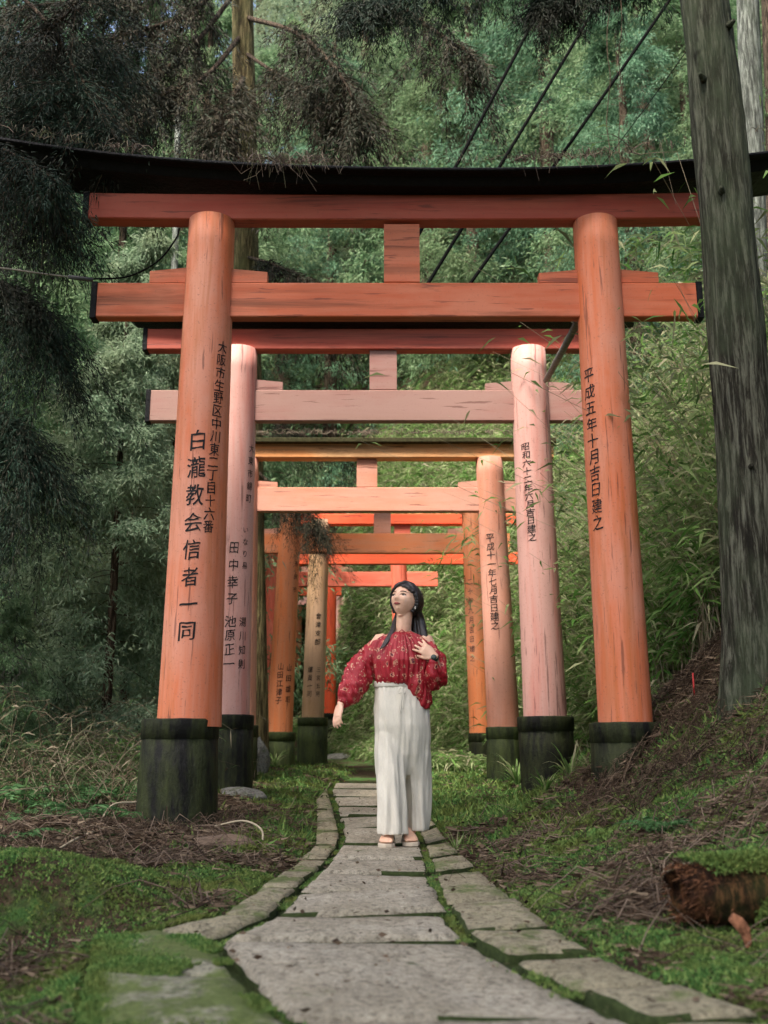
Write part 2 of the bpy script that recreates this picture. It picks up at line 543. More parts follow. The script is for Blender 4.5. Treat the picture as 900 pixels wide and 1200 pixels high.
# ------------------------------------------------------------------ torii gates
PW = {}
def paint(key, base, faded, stain, fade=0.5, seed=0.0, grime=0.55):
    PW[key] = (painted_wood('paint_' + key + '_upright', base, faded, stain, 'Z', fade, seed, grime),
               painted_wood('paint_' + key + '_beam', base, faded, stain, 'X', fade, seed, grime))
paint('salmon', (0.60, 0.155, 0.060), (0.62, 0.26, 0.17), (0.40, 0.12, 0.03), 0.53, 0.0, 0.65)
paint('redder', (0.50, 0.108, 0.042), (0.54, 0.17, 0.09), (0.17, 0.05, 0.02), 0.54, 0.3, 0.8)
paint('shaded', (0.36, 0.060, 0.034), (0.40, 0.095, 0.055), (0.12, 0.03, 0.02), 0.58, 0.15, 0.8)  # roof overhang's shade on the lintels is put into this darker red
paint('pink', (0.53, 0.25, 0.20), (0.57, 0.32, 0.27), (0.52, 0.12, 0.08), 0.40, 0.4, 0.5)
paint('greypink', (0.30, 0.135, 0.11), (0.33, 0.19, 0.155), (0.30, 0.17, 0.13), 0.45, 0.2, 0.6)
paint('peach', (0.58, 0.23, 0.14), (0.58, 0.29, 0.21), (0.48, 0.20, 0.12), 0.50, 0.6, 0.5)
paint('yellowed', (0.66, 0.26, 0.08), (0.62, 0.34, 0.15), (0.20, 0.11, 0.05), 0.50, 0.1, 0.9)
paint('orange', (0.72, 0.21, 0.07), (0.66, 0.27, 0.14), (0.55, 0.22, 0.12), 0.60, 0.7, 0.4)
paint('tan', (0.46, 0.27, 0.13), (0.52, 0.33, 0.20), (0.22, 0.15, 0.08), 0.50, 0.5, 0.6)
paint('vivid', (0.85, 0.095, 0.03), (0.80, 0.14, 0.05), (0.70, 0.10, 0.04), 0.60, 0.9, 0.2)
paint('brick', (0.62, 0.11, 0.06), (0.66, 0.18, 0.11), (0.45, 0.09, 0.05), 0.60, 0.8, 0.3)

def black_mat(name, c, moss, amt):
    m, nt, p, out = mat_new(name)
    n = noise(nt, coords(nt, 'Object', (3, 3, 0.7)), 3, 6, 0.7)
    n2 = noise(nt, coords(nt, 'Object'), 22, 5, 0.7)
    col = mix(nt, ramp(nt, n, [(0.6 - amt * 0.3, 0.0), (0.85 - amt * 0.3, 0.8)]), c, moss)
    col = mix(nt, ramp(nt, n2, [(0.55, 0.0), (0.75, 0.35)]), col, [min(1, x * 3 + 0.01) for x in c])
    nt.links.new(col, p.inputs['Base Color'])
    p.inputs['Roughness'].default_value = 0.6
    p.inputs['Specular IOR Level'].default_value = 0.12
    bump(nt, p, n2, 0.8, 0.012, bump(nt, None, n, .6, .03))
    return m
M_black = black_mat('black_paint', (0.004, 0.004, 0.005), (0.007, 0.006, 0.006), 0.2)
M_foot = black_mat('sooty_footing', (0.009, 0.009, 0.008), (0.050, 0.062, 0.022), 0.62)
M_footg = black_mat('algae_footing', (0.025, 0.032, 0.018), (0.085, 0.11, 0.035), 0.75)
M_roofmoss = plain('mossy_roof', (0.045, 0.042, 0.02), 0.95, 0.1, 0.6, 30, 0.9)
M_ink = plain('brush_ink', (0.012, 0.010, 0.010), 0.6, 0.2, 0.2, 40, 0)
M_inkf = plain('faded_ink', (0.10, 0.055, 0.05), 0.7, 0.2, 0.3, 60, 0)
M_iron = plain('dull_iron', (0.05, 0.05, 0.05), 0.6, 0.4, 0.3, 40, 0.2)

_glyph = {}
def glyph(ch):
    """triangulated outline of one character, unit em"""
    if ch in _glyph: return _glyph[ch]
    cu = bpy.data.curves.new('glyph', 'FONT')
    cu.body = ch; cu.size = 1.0; cu.align_x = 'CENTER'; cu.align_y = 'CENTER'
    cu.offset = 0.006; cu.resolution_u = 2
    ob = bpy.data.objects.new('glyph', cu); COL.objects.link(ob)
    dg = bpy.context.evaluated_depsgraph_get()
    me = bpy.data.meshes.new_from_object(ob.evaluated_get(dg), depsgraph=dg)
    bm = bmesh.new(); bm.from_mesh(me)
    bpy.data.objects.remove(ob); bpy.data.meshes.remove(me); bpy.data.curves.remove(cu)
    xs = [v.co.x for v in bm.verts] or [0]; ys = [v.co.y for v in bm.verts] or [0]
    cx = (min(xs) + max(xs)) / 2; cy = (min(ys) + max(ys)) / 2
    if ch in '一二': cy = cy
    for v in bm.verts: v.co.x -= cx; v.co.y -= cy
    for k in range(-4, 5):
        x = k * 0.11
        bmesh.ops.bisect_plane(bm, geom=bm.verts[:] + bm.edges[:] + bm.faces[:], plane_co=(x, 0, 0), plane_no=(1, 0, 0))
    bmesh.ops.triangulate(bm, faces=bm.faces)
    bm.verts.index_update()
    V = np.array([v.co[:] for v in bm.verts]); F = np.array([[v.index for v in f.verts] for f in bm.faces])
    bm.free()
    _glyph[ch] = (V, F)
    return _glyph[ch]

def make_post(gate, name, bot, top, rb, rt, mat, seed=0, ext=0.0):
    """tapered round post, gently irregular; returns (object, fn z->(centre x, y, radius))"""
    seg, nr = 40, 16
    bot = Vector(bot); top = Vector(top)
    bm = bmesh.new()
    def prof(t): return rb + (rt - rb) * (t ** 0.85)
    rings = []
    for i in range(nr + 1):
        t = i / nr
        c = bot.lerp(top, t); r = prof(t)
        ring = []
        for k in range(seg):
            a = 2 * math.pi * k / seg
            rr = r * (1 + 0.006 * mnoise.noise(Vector((math.cos(a) * 2 + seed, math.sin(a) * 2, t * 5))))
            ring.append(bm.verts.new((c.x + rr * math.sin(a), c.y - rr * math.cos(a), c.z)))
        rings.append(ring)
    for A, B in zip(rings[:-1], rings[1:]):
        for k in range(seg): bm.faces.new((A[k], A[(k + 1) % seg], B[(k + 1) % seg], B[k]))
    bm.faces.new(rings[-1])
    me = bm_mesh('post', bm)
    o = link(name, me, mat, gate, smooth=True)
    me.polygons[-1].use_smooth = False
    def at_z(z):
        t = (z - bot.z) / (top.z - bot.z); c = bot.lerp(top, t)
        return c.x, c.y, prof(min(max(t, 0), 1))
    return o, at_z

def inscribe(post, at_z, Y, text, px, y0, y1, wpx, mat=None, seed=1, squash=1.0):
    """vertical column of characters from image row y0 to y1; px = (x at top, x at bottom); wpx = width of a character in pixels"""
    rnd = random.Random(seed)
    n = len(text)
    Vs, Fs, off = [], [], 0
    for i, ch in enumerate(text):
        if ch == ' ': continue
        t = (i + 0.5) / n
        y = y0 + (y1 - y0) * t
        x = px[0] + (px[1] - px[0]) * t
        p = at(x, y, Y - 0.18)
        cx, cy, r = at_z(p.z)
        p = at(x, y, cy - r * 0.95)
        s = max(-0.93, min(0.93, (p.x - cx) / r))
        phi = math.asin(s)
        w = wpx * mpp(Y - 0.18, p.z)
        # the pitch between characters, in metres
        pz = at(x, y0, cy - r).z - at(x, y1, cy - r).z
        h = pz / n * 0.92 * squash
        V, F = glyph(ch)
        V = V.copy()
        V[:, :2] += np.stack([vnoise(V[:, 0] * 7 + i, V[:, 1] * 7, seed), vnoise(V[:, 0] * 7, V[:, 1] * 7 + i, seed + 5)], 1) * .07
        a = R(rnd.uniform(-4, 2))
        sx, sy = w * rnd.uniform(0.94, 1.06) / 0.9, min(h, w * 1.15) * rnd.uniform(0.95, 1.05) / 0.9
        u = (V[:, 0] * math.cos(a) - V[:, 1] * math.sin(a)) * sx
        v = (V[:, 0] * math.sin(a) + V[:, 1] * math.cos(a)) * sy + u * 0.10
        ang = phi + u / r
        z = p.z + v
        rr = r * 1.006 + 0.0018
        lean = np.array([at_z(zz)[0] for zz in z])
        leany = np.array([at_z(zz)[1] for zz in z])
        me = mesh_np('painted_character', np.stack([lean + rr * np.sin(ang), leany - rr * np.cos(ang), z], 1), F)
        o = link('painted_character', me, mat or M_ink, post)
        if wpx < 9: o['kind'] = 'stuff'

def box_bm(bm, x0, x1, y0, y1, z0, z1, bev=0.008, curve=None, nseg=1, top_flare=0.0, end_cut=0.0, end_cut_r=None):
    """beam; curve(x)->dz sweeps it, end_cut slants the ends outward at the top"""
    ecr = end_cut if end_cut_r is None else end_cut_r
    f = curve or (lambda x: 0.0)
    rings = []
    for i in range(nseg + 1):
        t = i / nseg
        prof = [(y0, z0 + bev), (y0 + bev, z0), (y1 - bev, z0), (y1, z0 + bev),
                (y1 + top_flare, z1 - bev), (y1 + top_flare - bev, z1), (y0 - top_flare + bev, z1), (y0 - top_flare, z1 - bev)]
        ring = []
        for (yy, zz) in prof:
            k = (zz - z0) / (z1 - z0)
            xa = x0 - end_cut * k; xb = x1 + ecr * k
            x = xa + (xb - xa) * t
            ring.append(bm.verts.new((x, yy, zz + f(x))))
        rings.append(ring)
    n = 8
    for A, B in zip(rings[:-1], rings[1:]):
        for k in range(n): bm.faces.new((A[k], B[k], B[(k + 1) % n], A[(k + 1) % n]))
    bm.faces.new(rings[0]); bm.faces.new(rings[-1][::-1])
    bmesh.ops.recalc_face_normals(bm, faces=bm.faces)

def beam(gate, name, Y, hd, xs, ys, mat, curve=None, nseg=1, top_flare=0.0, end_cut=0.0, ecr=None, bev=0.008, back=None, label=None, zoff=0.0, caps=0):
    """beam whose front face (at Y-hd) spans image columns xs and rows ys"""
    ym = (ys[0] + ys[1]) / 2
    a = at(xs[0], ys[1], Y - hd); b = at(xs[1], ys[1], Y - hd)
    zt = at(450, ys[0], Y - hd).z
    bm = bmesh.new()
    box_bm(bm, a.x, b.x, Y - hd, Y + (hd if back is None else back), a.z + zoff, zt + zoff, bev, curve, nseg, top_flare, end_cut, ecr)
    o = link(name, bm_mesh(name, bm), mat, gate)
    if label: o['label'] = label
    if caps:
        f = curve or (lambda x: 0.0)
        for x0, x1 in ((a.x - .045, a.x - .002), (b.x + .002, b.x + .045)):
            bm = bmesh.new()
            dz = f((x0 + x1) / 2)
            box_bm(bm, x0, x1, Y - hd - .006, Y + hd + .006, a.z + zoff - .010 + dz, zt + zoff + .008 + dz, .004)
            link('end_cap', bm_mesh('end_cap', bm), M_black, o)
    return o

def wedge(gate, Y, hd, x_post, x_out, ynuki, h, mat):
    """tapered wedge driven between tie beam and post"""
    p = at(x_post, ynuki, Y - hd); q = at(x_out, ynuki, Y - hd)
    bm = bmesh.new()
    h0, h1 = h * 1.0, h * 0.72
    va = []
    for yy in (Y - hd, Y + hd):
        va.append([bm.verts.new(c) for c in ((p.x, yy, p.z + 0.001), (q.x, yy, p.z + 0.001), (q.x, yy, p.z + h1), (p.x, yy, p.z + h0))])
    A, B = va
    bm.faces.new(A); bm.faces.new(B[::-1])
    for k in range(4): bm.faces.new((A[k], B[k], B[(k + 1) % 4], A[(k + 1) % 4]))
    bmesh.ops.recalc_face_normals(bm, faces=bm.faces)
    return link('wedge', bm_mesh('wedge', bm), mat, gate)

def footing(gate, c, r_top, r_bot, z_top, z_bot, mat, seed=0, band=True):
    """black wrapped foot of a post: staves, a collar on top and a worn lower edge"""
    seg = 36
    rnd = random.Random(seed)
    bm = bmesh.new()
    rings = []
    prof = [(z_bot - 0.10, r_bot * 1.0), (z_bot + 0.02, r_bot), ((z_bot + z_top) / 2, (r_bot + r_top) / 2 * 1.005), (z_top - 0.055, r_top * 0.99)]
    for z, r in prof:
        rings.append([bm.verts.new((c[0] + r * (1 - (0.018 if k % 3 == 0 else 0)) * (1 + 0.02 * mnoise.noise(Vector((k * .7, z * 4, seed)))) * math.sin(2 * math.pi * k / seg),
                                    c[1] - r * (1 - (0.018 if k % 3 == 0 else 0)) * math.cos(2 * math.pi * k / seg), z)) for k in range(seg)])
    for A, B in zip(rings[:-1], rings[1:]):
        for k in range(seg): bm.faces.new((A[k], A[(k + 1) % seg], B[(k + 1) % seg], B[k]))
    bm.faces.new(rings[-1])
    o = link('post_footing', bm_mesh('post_footing', bm), mat, gate, smooth=True)
    bm = bmesh.new()
    rings = []
    for z, r in [(z_top - 0.13, r_top * 0.99), (z_top - 0.127, r_top * 1.022), (z_top - 0.012, r_top * 1.030), (z_top, r_top * 1.01), (z_top + 0.002, r_top * 0.5)]:
        rings.append([bm.verts.new((c[0] + r * (1 + 0.008 * mnoise.noise(Vector((k * .5, 1, seed)))) * math.sin(2 * math.pi * k / seg), c[1] - r * math.cos(2 * math.pi * k / seg), z + 0.004 * mnoise.noise(Vector((k * .4, z, seed + 4))))) for k in range(seg)])
    for A, B in zip(rings[:-1], rings[1:]):
        for k in range(seg): bm.faces.new((A[k], A[(k + 1) % seg], B[(k + 1) % seg], B[k]))
    b = link('collar', bm_mesh('collar', bm), mat, o, smooth=True)
    return o

def gate(label, Y, posts, beams, texts=(), group='torii gates over the path'):
    """posts: list of dict(b=(x,y), t=(x,y), rb, rt in px, mat, foot=(width top px, width bottom px, bottom row), fmat)"""
    cx = sum(at(p['b'][0], p['b'][1], Y).x for p in posts) / len(posts)
    g = empty('torii_gate', (cx, Y, float(zp(Y))))
    tag(g, label, 'torii gate', group)
    inv = Matrix.Translation(Vector((-cx, -Y, -float(zp(Y)))))
    made = []
    for i, p in enumerate(posts):
        b = at(p['b'][0], p['b'][1], Y); t = at(p['t'][0], p['t'][1], Y)
        b.y = t.y = Y
        rb = p['rb'] * mpp(Y, b.z); rt = p['rt'] * mpp(Y, t.z)
        b2 = b - (t - b).normalized() * 0.05
        po, fz = make_post(g, 'post', b2, t, rb, rt, PW[p['mat']][0], seed=Y + i * 7)
        if 'label' in p: po['label'] = p['label']
        ft, fb, fy = p['foot']
        zb = at(p['b'][0], fy, Y - fb * 0.5 * mpp(Y)).z
        footing(g, (b.x + p.get('fdx', 0) * mpp(Y), Y), ft / 2 * mpp(Y), fb / 2 * mpp(Y), b.z, zb, p.get('fmat', M_foot), seed=int(Y * 3) + i)
        made.append((po, fz))
    for bd in beams:
        bd = dict(bd); key = bd.pop('mat'); n = bd.pop('n')
        if n == 'wedge':
            wedge(g, Y, bd['hd'], bd['x'][0], bd['x'][1], bd['y'], bd['h'], PW[key][1])
        else:
            m_ = key if isinstance(key, bpy.types.Material) else PW[key][1]
            beam(g, n, Y, mat=m_, **bd)
    for (pi, *a) in texts:
        kw = a[-1] if isinstance(a[-1], dict) else {}
        if kw: a = a[:-1]
        inscribe(made[pi][0], made[pi][1], Y, *a, **kw)
    # keep world placement while the empty stands at the gate's foot
    for ch in g.children:
        ch.matrix_parent_inverse = inv
    return g

def sweep(c, half, rise, pw=2.6, tilt=0.0):
    return lambda x: rise * (abs((x - c) / half) ** pw) + tilt * (x - c)

Y1 = 7.0
c1 = at(455, 200, Y1).x; h1 = abs(at(0, 200, Y1).x - c1)
gate('largest torii gate, nearest, red with swept black roof beam', Y1,
     [dict(b=(222, 843), t=(248.5, 261), rb=37.5, rt=26.5, mat='salmon', foot=(87, 93, 975), fdx=-10, label='thicker orange post with two columns of black writing'),
      dict(b=(733, 847), t=(697, 262), rb=31.5, rt=25.5, mat='salmon', foot=(82, 84, 960))],
     [dict(n='roof_beam', hd=0.20, xs=(62, 896), ys=(202, 216.5), mat=M_black, curve=sweep(c1, h1, 0.20, 2.4, -0.018), nseg=40, top_flare=0.07, end_cut=0.52, ecr=0.36, bev=0.012),
      dict(n='roof_cap', hd=0.32, xs=(-28, 948), ys=(196.5, 200.5), mat=M_black, curve=sweep(c1, h1, 0.21, 2.4, -0.018), nseg=40, end_cut=0.1, bev=0.008, zoff=0.012),
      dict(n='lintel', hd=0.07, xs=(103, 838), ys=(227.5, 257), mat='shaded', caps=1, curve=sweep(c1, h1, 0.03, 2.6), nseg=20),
      dict(n='tie_beam', hd=0.05, xs=(112, 818), ys=(331, 371), mat='redder', nseg=2, caps=1),
      dict(n='strut', hd=0.04, xs=(450, 492), ys=(262, 331), mat='redder'),
      dict(n='wedge', hd=0.04, x=(225, 175), y=331, h=0.125, mat='redder'), dict(n='wedge', hd=0.04, x=(262, 313), y=331, h=0.115, mat='redder'),
      dict(n='wedge', hd=0.04, x=(684, 632), y=331, h=0.105, mat='redder'), dict(n='wedge', hd=0.04, x=(718, 772), y=331, h=0.11, mat='redder')],
     [(0, '大阪市生野区中川東二丁目十六番', (260, 243), 396, 624, 12.5, dict(seed=3)),
      (0, '白瀧教会信者一同', (233, 218), 500, 756, 20, dict(seed=5)),
      (1, '平成五年十月吉日建之', (691, 703), 427, 620, 15, dict(seed=7))])
Y2 = 9.6
c2 = at(449, 370, Y2).x; h2 = abs(at(150, 370, Y2).x - c2)
gate('second torii gate, faded pink with thin black roof beam', Y2,
     [dict(b=(267, 838), t=(281, 411), rb=25.5, rt=20.5, mat='pink', foot=(54, 57, 940), fdx=3),
      dict(b=(639, 840), t=(618.5, 411), rb=25.5, rt=20.5, mat='pink', foot=(64, 60, 936))],
     [dict(n='roof_beam', hd=0.19, xs=(150, 752), ys=(357, 377), mat=M_black, curve=sweep(c2, h2, 0.10), nseg=30, top_flare=0.06, end_cut=0.2, bev=0.01),
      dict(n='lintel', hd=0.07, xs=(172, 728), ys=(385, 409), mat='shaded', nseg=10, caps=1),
      dict(n='tie_beam', hd=0.05, xs=(175, 724), ys=(457, 493), mat='greypink', caps=1),
      dict(n='strut', hd=0.04, xs=(433, 465), ys=(410, 457), mat='greypink'),
      dict(n='wedge', hd=0.035, x=(292, 331), y=457, h=0.115, mat='greypink'), dict(n='wedge', hd=0.035, x=(606, 569), y=457, h=0.095, mat='greypink'),
      dict(n='wedge', hd=0.035, x=(632, 672), y=457, h=0.095, mat='greypink')],
     [(0, '大東市錦町', (294, 290), 515, 590, 8.5, dict(seed=2)),
      (0, 'いなり易', (287.5, 285.5), 613, 669, 7, dict(seed=2)),
      (0, '田中幸子', (275, 271.5), 632, 712, 12, dict(seed=4)),
      (0, '池原正一', (270.5, 268), 720, 786, 12, dict(seed=8)),
      (0, '湯川知則', (284, 282), 720, 786, 9.5, dict(seed=9)),
      (1, '昭和六十二年六月吉日建之', (615.5, 624), 518, 634, 10, dict(seed=6))])
Y3 = 11.6
gate('third torii gate, peach pink with mossy flat top beam', Y3,
     [dict(b=(281, 850), t=(287, 538), rb=19, rt=16, mat='peach', foot=(42, 43, 915)),
      dict(b=(590, 852), t=(573, 538), rb=19, rt=15.5, mat='peach', foot=(42, 44, 918), fmat=M_footg, fdx=1)],
     [dict(n='roof_cap', hd=0.16, xs=(200, 652), ys=(512.5, 518), mat=M_roofmoss, nseg=12),
      dict(n='lintel', hd=0.09, xs=(212, 649), ys=(518.5, 536), mat='yellowed', nseg=6, label='yellowed top beam with dark runs of dirt'),
      dict(n='tie_beam', hd=0.05, xs=(210, 650), ys=(571, 599), mat='peach'),
      dict(n='strut', hd=0.04, xs=(418, 442), ys=(538, 571), mat='peach'),
      dict(n='wedge', hd=0.035, x=(293, 325), y=571, h=0.085, mat='peach'), dict(n='wedge', hd=0.035, x=(566, 537), y=571, h=0.085, mat='peach'),
      dict(n='wedge', hd=0.035, x=(584, 612), y=571, h=0.085, mat='peach')],
     [(1, '平成十一年七月吉日建之', (574, 580.5), 625, 738, 9.5, dict(seed=12))])
Y4 = 15.2
gate('fourth torii gate, orange with a weathered pale tie beam', Y4,
     [dict(b=(327.5, 858), t=(341.5, 588), rb=15.3, rt=12.3, mat='orange', foot=(37, 38, 913), fmat=M_footg),
      dict(b=(563.5, 859), t=(552, 588), rb=13.5, rt=11.5, mat='orange', foot=(29, 29, 890))],
     [dict(n='roof_beam', hd=0.22, xs=(270, 630), ys=(572, 581), mat=M_black, nseg=2),
      dict(n='lintel', hd=0.09, xs=(285, 612), ys=(581.5, 595), mat='peach', nseg=2),
      dict(n='tie_beam', hd=0.05, xs=(298, 598), ys=(625, 648), mat='orange'),
      dict(n='strut', hd=0.04, xs=(438, 458), ys=(597, 625), mat='peach'),
      dict(n='wedge', hd=0.035, x=(350, 371), y=625, h=0.09, mat='peach'), dict(n='wedge', hd=0.035, x=(333, 309), y=625, h=0.09, mat='peach'),
      dict(n='wedge', hd=0.035, x=(546, 525), y=625, h=0.09, mat='peach')],
     [(0, '奈良市', (347.5, 344.5), 652, 698, 5.5, dict(seed=3)),
      (0, '山田江津子', (329.5, 326), 776, 826, 7, dict(seed=14)),
      (0, '山田雄司', (339, 336.5), 776, 826, 6.5, dict(seed=15)),
      (1, '二十年九月吉日建之', (550.5, 554), 676, 777, 6.5, dict(seed=16, mat=M_inkf))])
Y5 = 16.7
gate('fifth torii gate with one tan post and vivid orange beams', Y5,
     [dict(b=(366.5, 841), t=(375, 610), rb=13.2, rt=11.5, mat='tan', foot=(35, 36, 897), fmat=M_footg, label='weathered tan post with faded writing'),
      dict(b=(592, 858), t=(578, 610), rb=12, rt=11, mat='orange', foot=(28, 28, 890))],
     [dict(n='lintel', hd=0.09, xs=(333, 622), ys=(602, 614), mat='vivid', nseg=2),
      dict(n='tie_beam', hd=0.05, xs=(343, 609), ys=(647, 661), mat='vivid'),
      dict(n='strut', hd=0.04, xs=(462, 481), ys=(614.5, 647), mat='brick')],
     [(0, '會津支部', (373.5, 372), 717, 757, 6, dict(seed=3)),
      (0, '講員一同', (364, 362), 780, 818, 6, dict(seed=4)),
      (0, '三宮五男', (373.5, 372), 780, 818, 5, dict(seed=4))])
Y6 = 20.0
gate('torii gate behind the woman, brick red cross beam', Y6,
     [dict(b=(314, 835), t=(320, 628), rb=9, rt=8, mat='brick', foot=(24, 24, 880)),
      dict(b=(473, 838), t=(466, 628), rb=10, rt=9.3, mat='brick', foot=(24, 24, 880))],
     [dict(n='lintel', hd=0.09, xs=(252, 529), ys=(628, 641), mat='brick', nseg=2),
      dict(n='tie_beam', hd=0.05, xs=(266, 513), ys=(670, 687), mat='brick'),
      dict(n='strut', hd=0.04, xs=(384, 400), ys=(641.5, 670), mat='brick')])
Y7 = 24.0
gate('far torii gate with a vivid red post and black footing', Y7,
     [dict(b=(262, 835), t=(268, 655), rb=8, rt=7, mat='vivid', foot=(18, 18, 880)),
      dict(b=(386, 836), t=(387.5, 655), rb=7.5, rt=6.8, mat='vivid', foot=(18, 17, 880))],
     [dict(n='lintel', hd=0.1, xs=(236, 404), ys=(650, 662), mat='vivid', nseg=2),
      dict(n='tie_beam', hd=0.05, xs=(246, 400), ys=(686, 698), mat='vivid')],
     [(1, '年月吉日建之', (386.5, 386), 760, 812, 4, dict(seed=3))])
Y8 = 27.0
gate('far torii gate with pale pink posts beyond the red one', Y8,
     [dict(b=(286, 816), t=(292, 668), rb=6.5, rt=6, mat='pink', foot=(16, 16, 850)),
      dict(b=(398, 818), t=(394, 668), rb=6.2, rt=5.5, mat='pink', foot=(15, 15, 862))],
     [dict(n='lintel', hd=0.1, xs=(262, 418), ys=(664, 674), mat='peach', nseg=2),
      dict(n='tie_beam', hd=0.05, xs=(270, 412), ys=(700, 709), mat='pink')])
Y9 = 30.0
gate('farthest torii gate, orange, higher up the slope on the left', Y9,
     [dict(b=(252, 797), t=(258, 680), rb=6, rt=5.5, mat='orange', foot=(14, 14, 826)),
      dict(b=(347, 797), t=(349, 680), rb=6, rt=5.5, mat='orange', foot=(14, 14, 826))],
     [dict(n='lintel', hd=0.1, xs=(232, 369), ys=(676, 685), mat='vivid', nseg=2),
      dict(n='tie_beam', hd=0.05, xs=(240, 362), ys=(705, 713), mat='orange')])
# ------------------------------------------------------------------ the woman
YW = 6.5
WO = at(468, 990, YW); WO.z = 0.0
woman = empty('person', WO)
tag(woman, 'woman in red patterned blouse and cream wide trousers looking up on the stone path', 'person')
def wp(x, y, dy=0.0):
    return at(x, y, YW + dy) - WO
PXM = mpp(YW, 0.8)

def loft(bm, rings, seg=28):
    """rings: (centre, half axis vector a, half axis vector b)"""
    RR = []
    for c, a, b in rings:
        RR.append([bm.verts.new(c + a * math.cos(2 * math.pi * k / seg) + b * math.sin(2 * math.pi * k / seg)) for k in range(seg)])
    for A, B in zip(RR[:-1], RR[1:]):
        for k in range(seg): bm.faces.new((A[k], A[(k + 1) % seg], B[(k + 1) % seg], B[k]))
    bm.faces.new(RR[0][::-1]); bm.faces.new(RR[-1])

def vloft(bm, rows, seg=32):
    """rows: (x, y, half width px, half depth m, dy)"""
    loft(bm, [(wp(x, y, dy), Vector((hw * PXM, 0, 0)), Vector((0, hd, 0))) for x, y, hw, hd, dy in rows], seg)

def fuse(name, bm, voxel, smooth=6):
    bmesh.ops.recalc_face_normals(bm, faces=bm.faces)
    me = bm_mesh('tmp', bm)
    o = bpy.data.objects.new('tmp', me); COL.objects.link(o)
    m = o.modifiers.new('r', 'REMESH'); m.mode = 'VOXEL'; m.voxel_size = voxel; m.adaptivity = 0
    s = o.modifiers.new('s', 'SMOOTH'); s.factor = 0.5; s.iterations = smooth
    dg = bpy.context.evaluated_depsgraph_get()
    r = bpy.data.meshes.new_from_object(o.evaluated_get(dg), depsgraph=dg)
    r.name = name
    bpy.data.objects.remove(o); bpy.data.meshes.remove(me)
    return r

def displace(me, fn):
    n = len(me.vertices)
    co = np.zeros(n * 3, dtype=np.float32); no = np.zeros(n * 3, dtype=np.float32)
    me.vertices.foreach_get('co', co); me.vertices.foreach_get('normal', no)
    co = co.reshape(-1, 3); no = no.reshape(-1, 3)
    d = np.array([fn(c, k) for c, k in zip(co, no)], dtype=np.float32)
    co += no * d[:, None]
    me.vertices.foreach_set('co', co.ravel()); me.update()

def skin_mat():
    m, nt, p, out = mat_new('skin')
    n = noise(nt, coords(nt, 'Object'), 30, 4, 0.6)
    col = ramp(nt, n, [(0.3, (0.70, 0.41, 0.27)), (0.7, (0.80, 0.50, 0.35))])
    nt.links.new(col, p.inputs['Base Color'])
    p.inputs['Roughness'].default_value = 0.45
    p.inputs['Subsurface Weight'].default_value = 0.12
    p.inputs['Subsurface Radius'].default_value = (0.01, 0.004, 0.002)
    return m
M_skin = skin_mat()

# --- head frame
HC = wp(474.5, 704.2, 0.0)
yaw, ptc, rol = R(-34), R(-17), R(3)
HM = Matrix.Rotation(yaw, 3, 'Z') @ Matrix.Rotation(ptc, 3, 'X') @ Matrix.Rotation(rol, 3, 'Y')
def hp(x, y, z): return HC + HM @ Vector((x * 1.17, y * 1.08, z * 1.04))      # local: x right of face, -y forward, z up
def head_surf(u, v, push=0.0):
    """u azimuth (0 = forward), v elevation"""
    cx, sx, cz, sz = math.cos(u), math.sin(u), math.cos(v), math.sin(v)
    x = 0.071 * cz * sx; y = -0.088 * cz * cx; z = 0.104 * sz
    if y > 0: y *= 1.06
    k = max(0.0, -sz)
    x *= 1 - 0.42 * k ** 1.6
    if z < 0:
        z *= 1.06
        wf = min(1.0, max(0.0, (cx + 0.7) / 1.2)); wf = wf * wf * (3 - 2 * wf)
        y += 0.012 * k * wf - 0.045 * k * (1 - wf)
    f = max(0.0, cx) * cz
    def g(px_, pz_, wx, wz): return math.exp(-((x - px_) / wx) ** 2 - ((z - pz_) / wz) ** 2) * (1 if cx > 0 else 0)
    d = 0.0
    d += 0.019 * g(0, -0.022, 0.011, 0.013) + 0.010 * g(0, 0.000, 0.007, 0.022)
    d += 0.004 * g(0.012, -0.028, 0.007, 0.006) + 0.004 * g(-0.012, -0.028, 0.007, 0.006)
    d -= 0.007 * g(0.030, 0.006, 0.016, 0.011) + 0.007 * g(-0.030, 0.006, 0.016, 0.011)
    d += 0.004 * g(0.028, 0.026, 0.020, 0.008) + 0.004 * g(-0.028, 0.026, 0.020, 0.008)
    d += 0.006 * g(0, -0.049, 0.019, 0.008) - 0.0045 * g(0, -0.0505, 0.022, 0.002) - 0.003 * g(0, -0.062, 0.018, 0.005)
    d += 0.005 * g(0, -0.078, 0.020, 0.016)
    d += 0.004 * g(0.042, -0.026, 0.018, 0.018) + 0.004 * g(-0.042, -0.026, 0.018, 0.018)
    y -= d
    if push:
        n_ = Vector((x / 0.071 ** 2, y / 0.09 ** 2, z / 0.105 ** 2)).normalized()
        x += n_.x * push; y += n_.y * push; z += n_.z * push
    return x, y, z
bm = bmesh.new()
NU, NV = 60, 44
grid = [[bm.verts.new(hp(*head_surf(2 * math.pi * i / NU, math.pi * (j / NV - 0.5)))) for i in range(NU)] for j in range(1, NV)]
for A, B in zip(grid[:-1], grid[1:]):
    for i in range(NU): bm.faces.new((A[i], A[(i + 1) % NU], B[(i + 1) % NU], B[i]))
bm.faces.new(grid[0][::-1]); bm.faces.new(grid[-1])
# ears
for s in (-1, 1):
    loft(bm, [(hp(s * (0.066 + 0.004 * k), 0.012 + 0.004 * k, -0.008), HM @ Vector((0, 0.015 * r, 0.004 * r)), HM @ Vector((s * 0.004 * r, 0, 0.028 * r))) for k, r in ((0, .8), (1, 1), (2.2, 1), (3, .7))], 16)
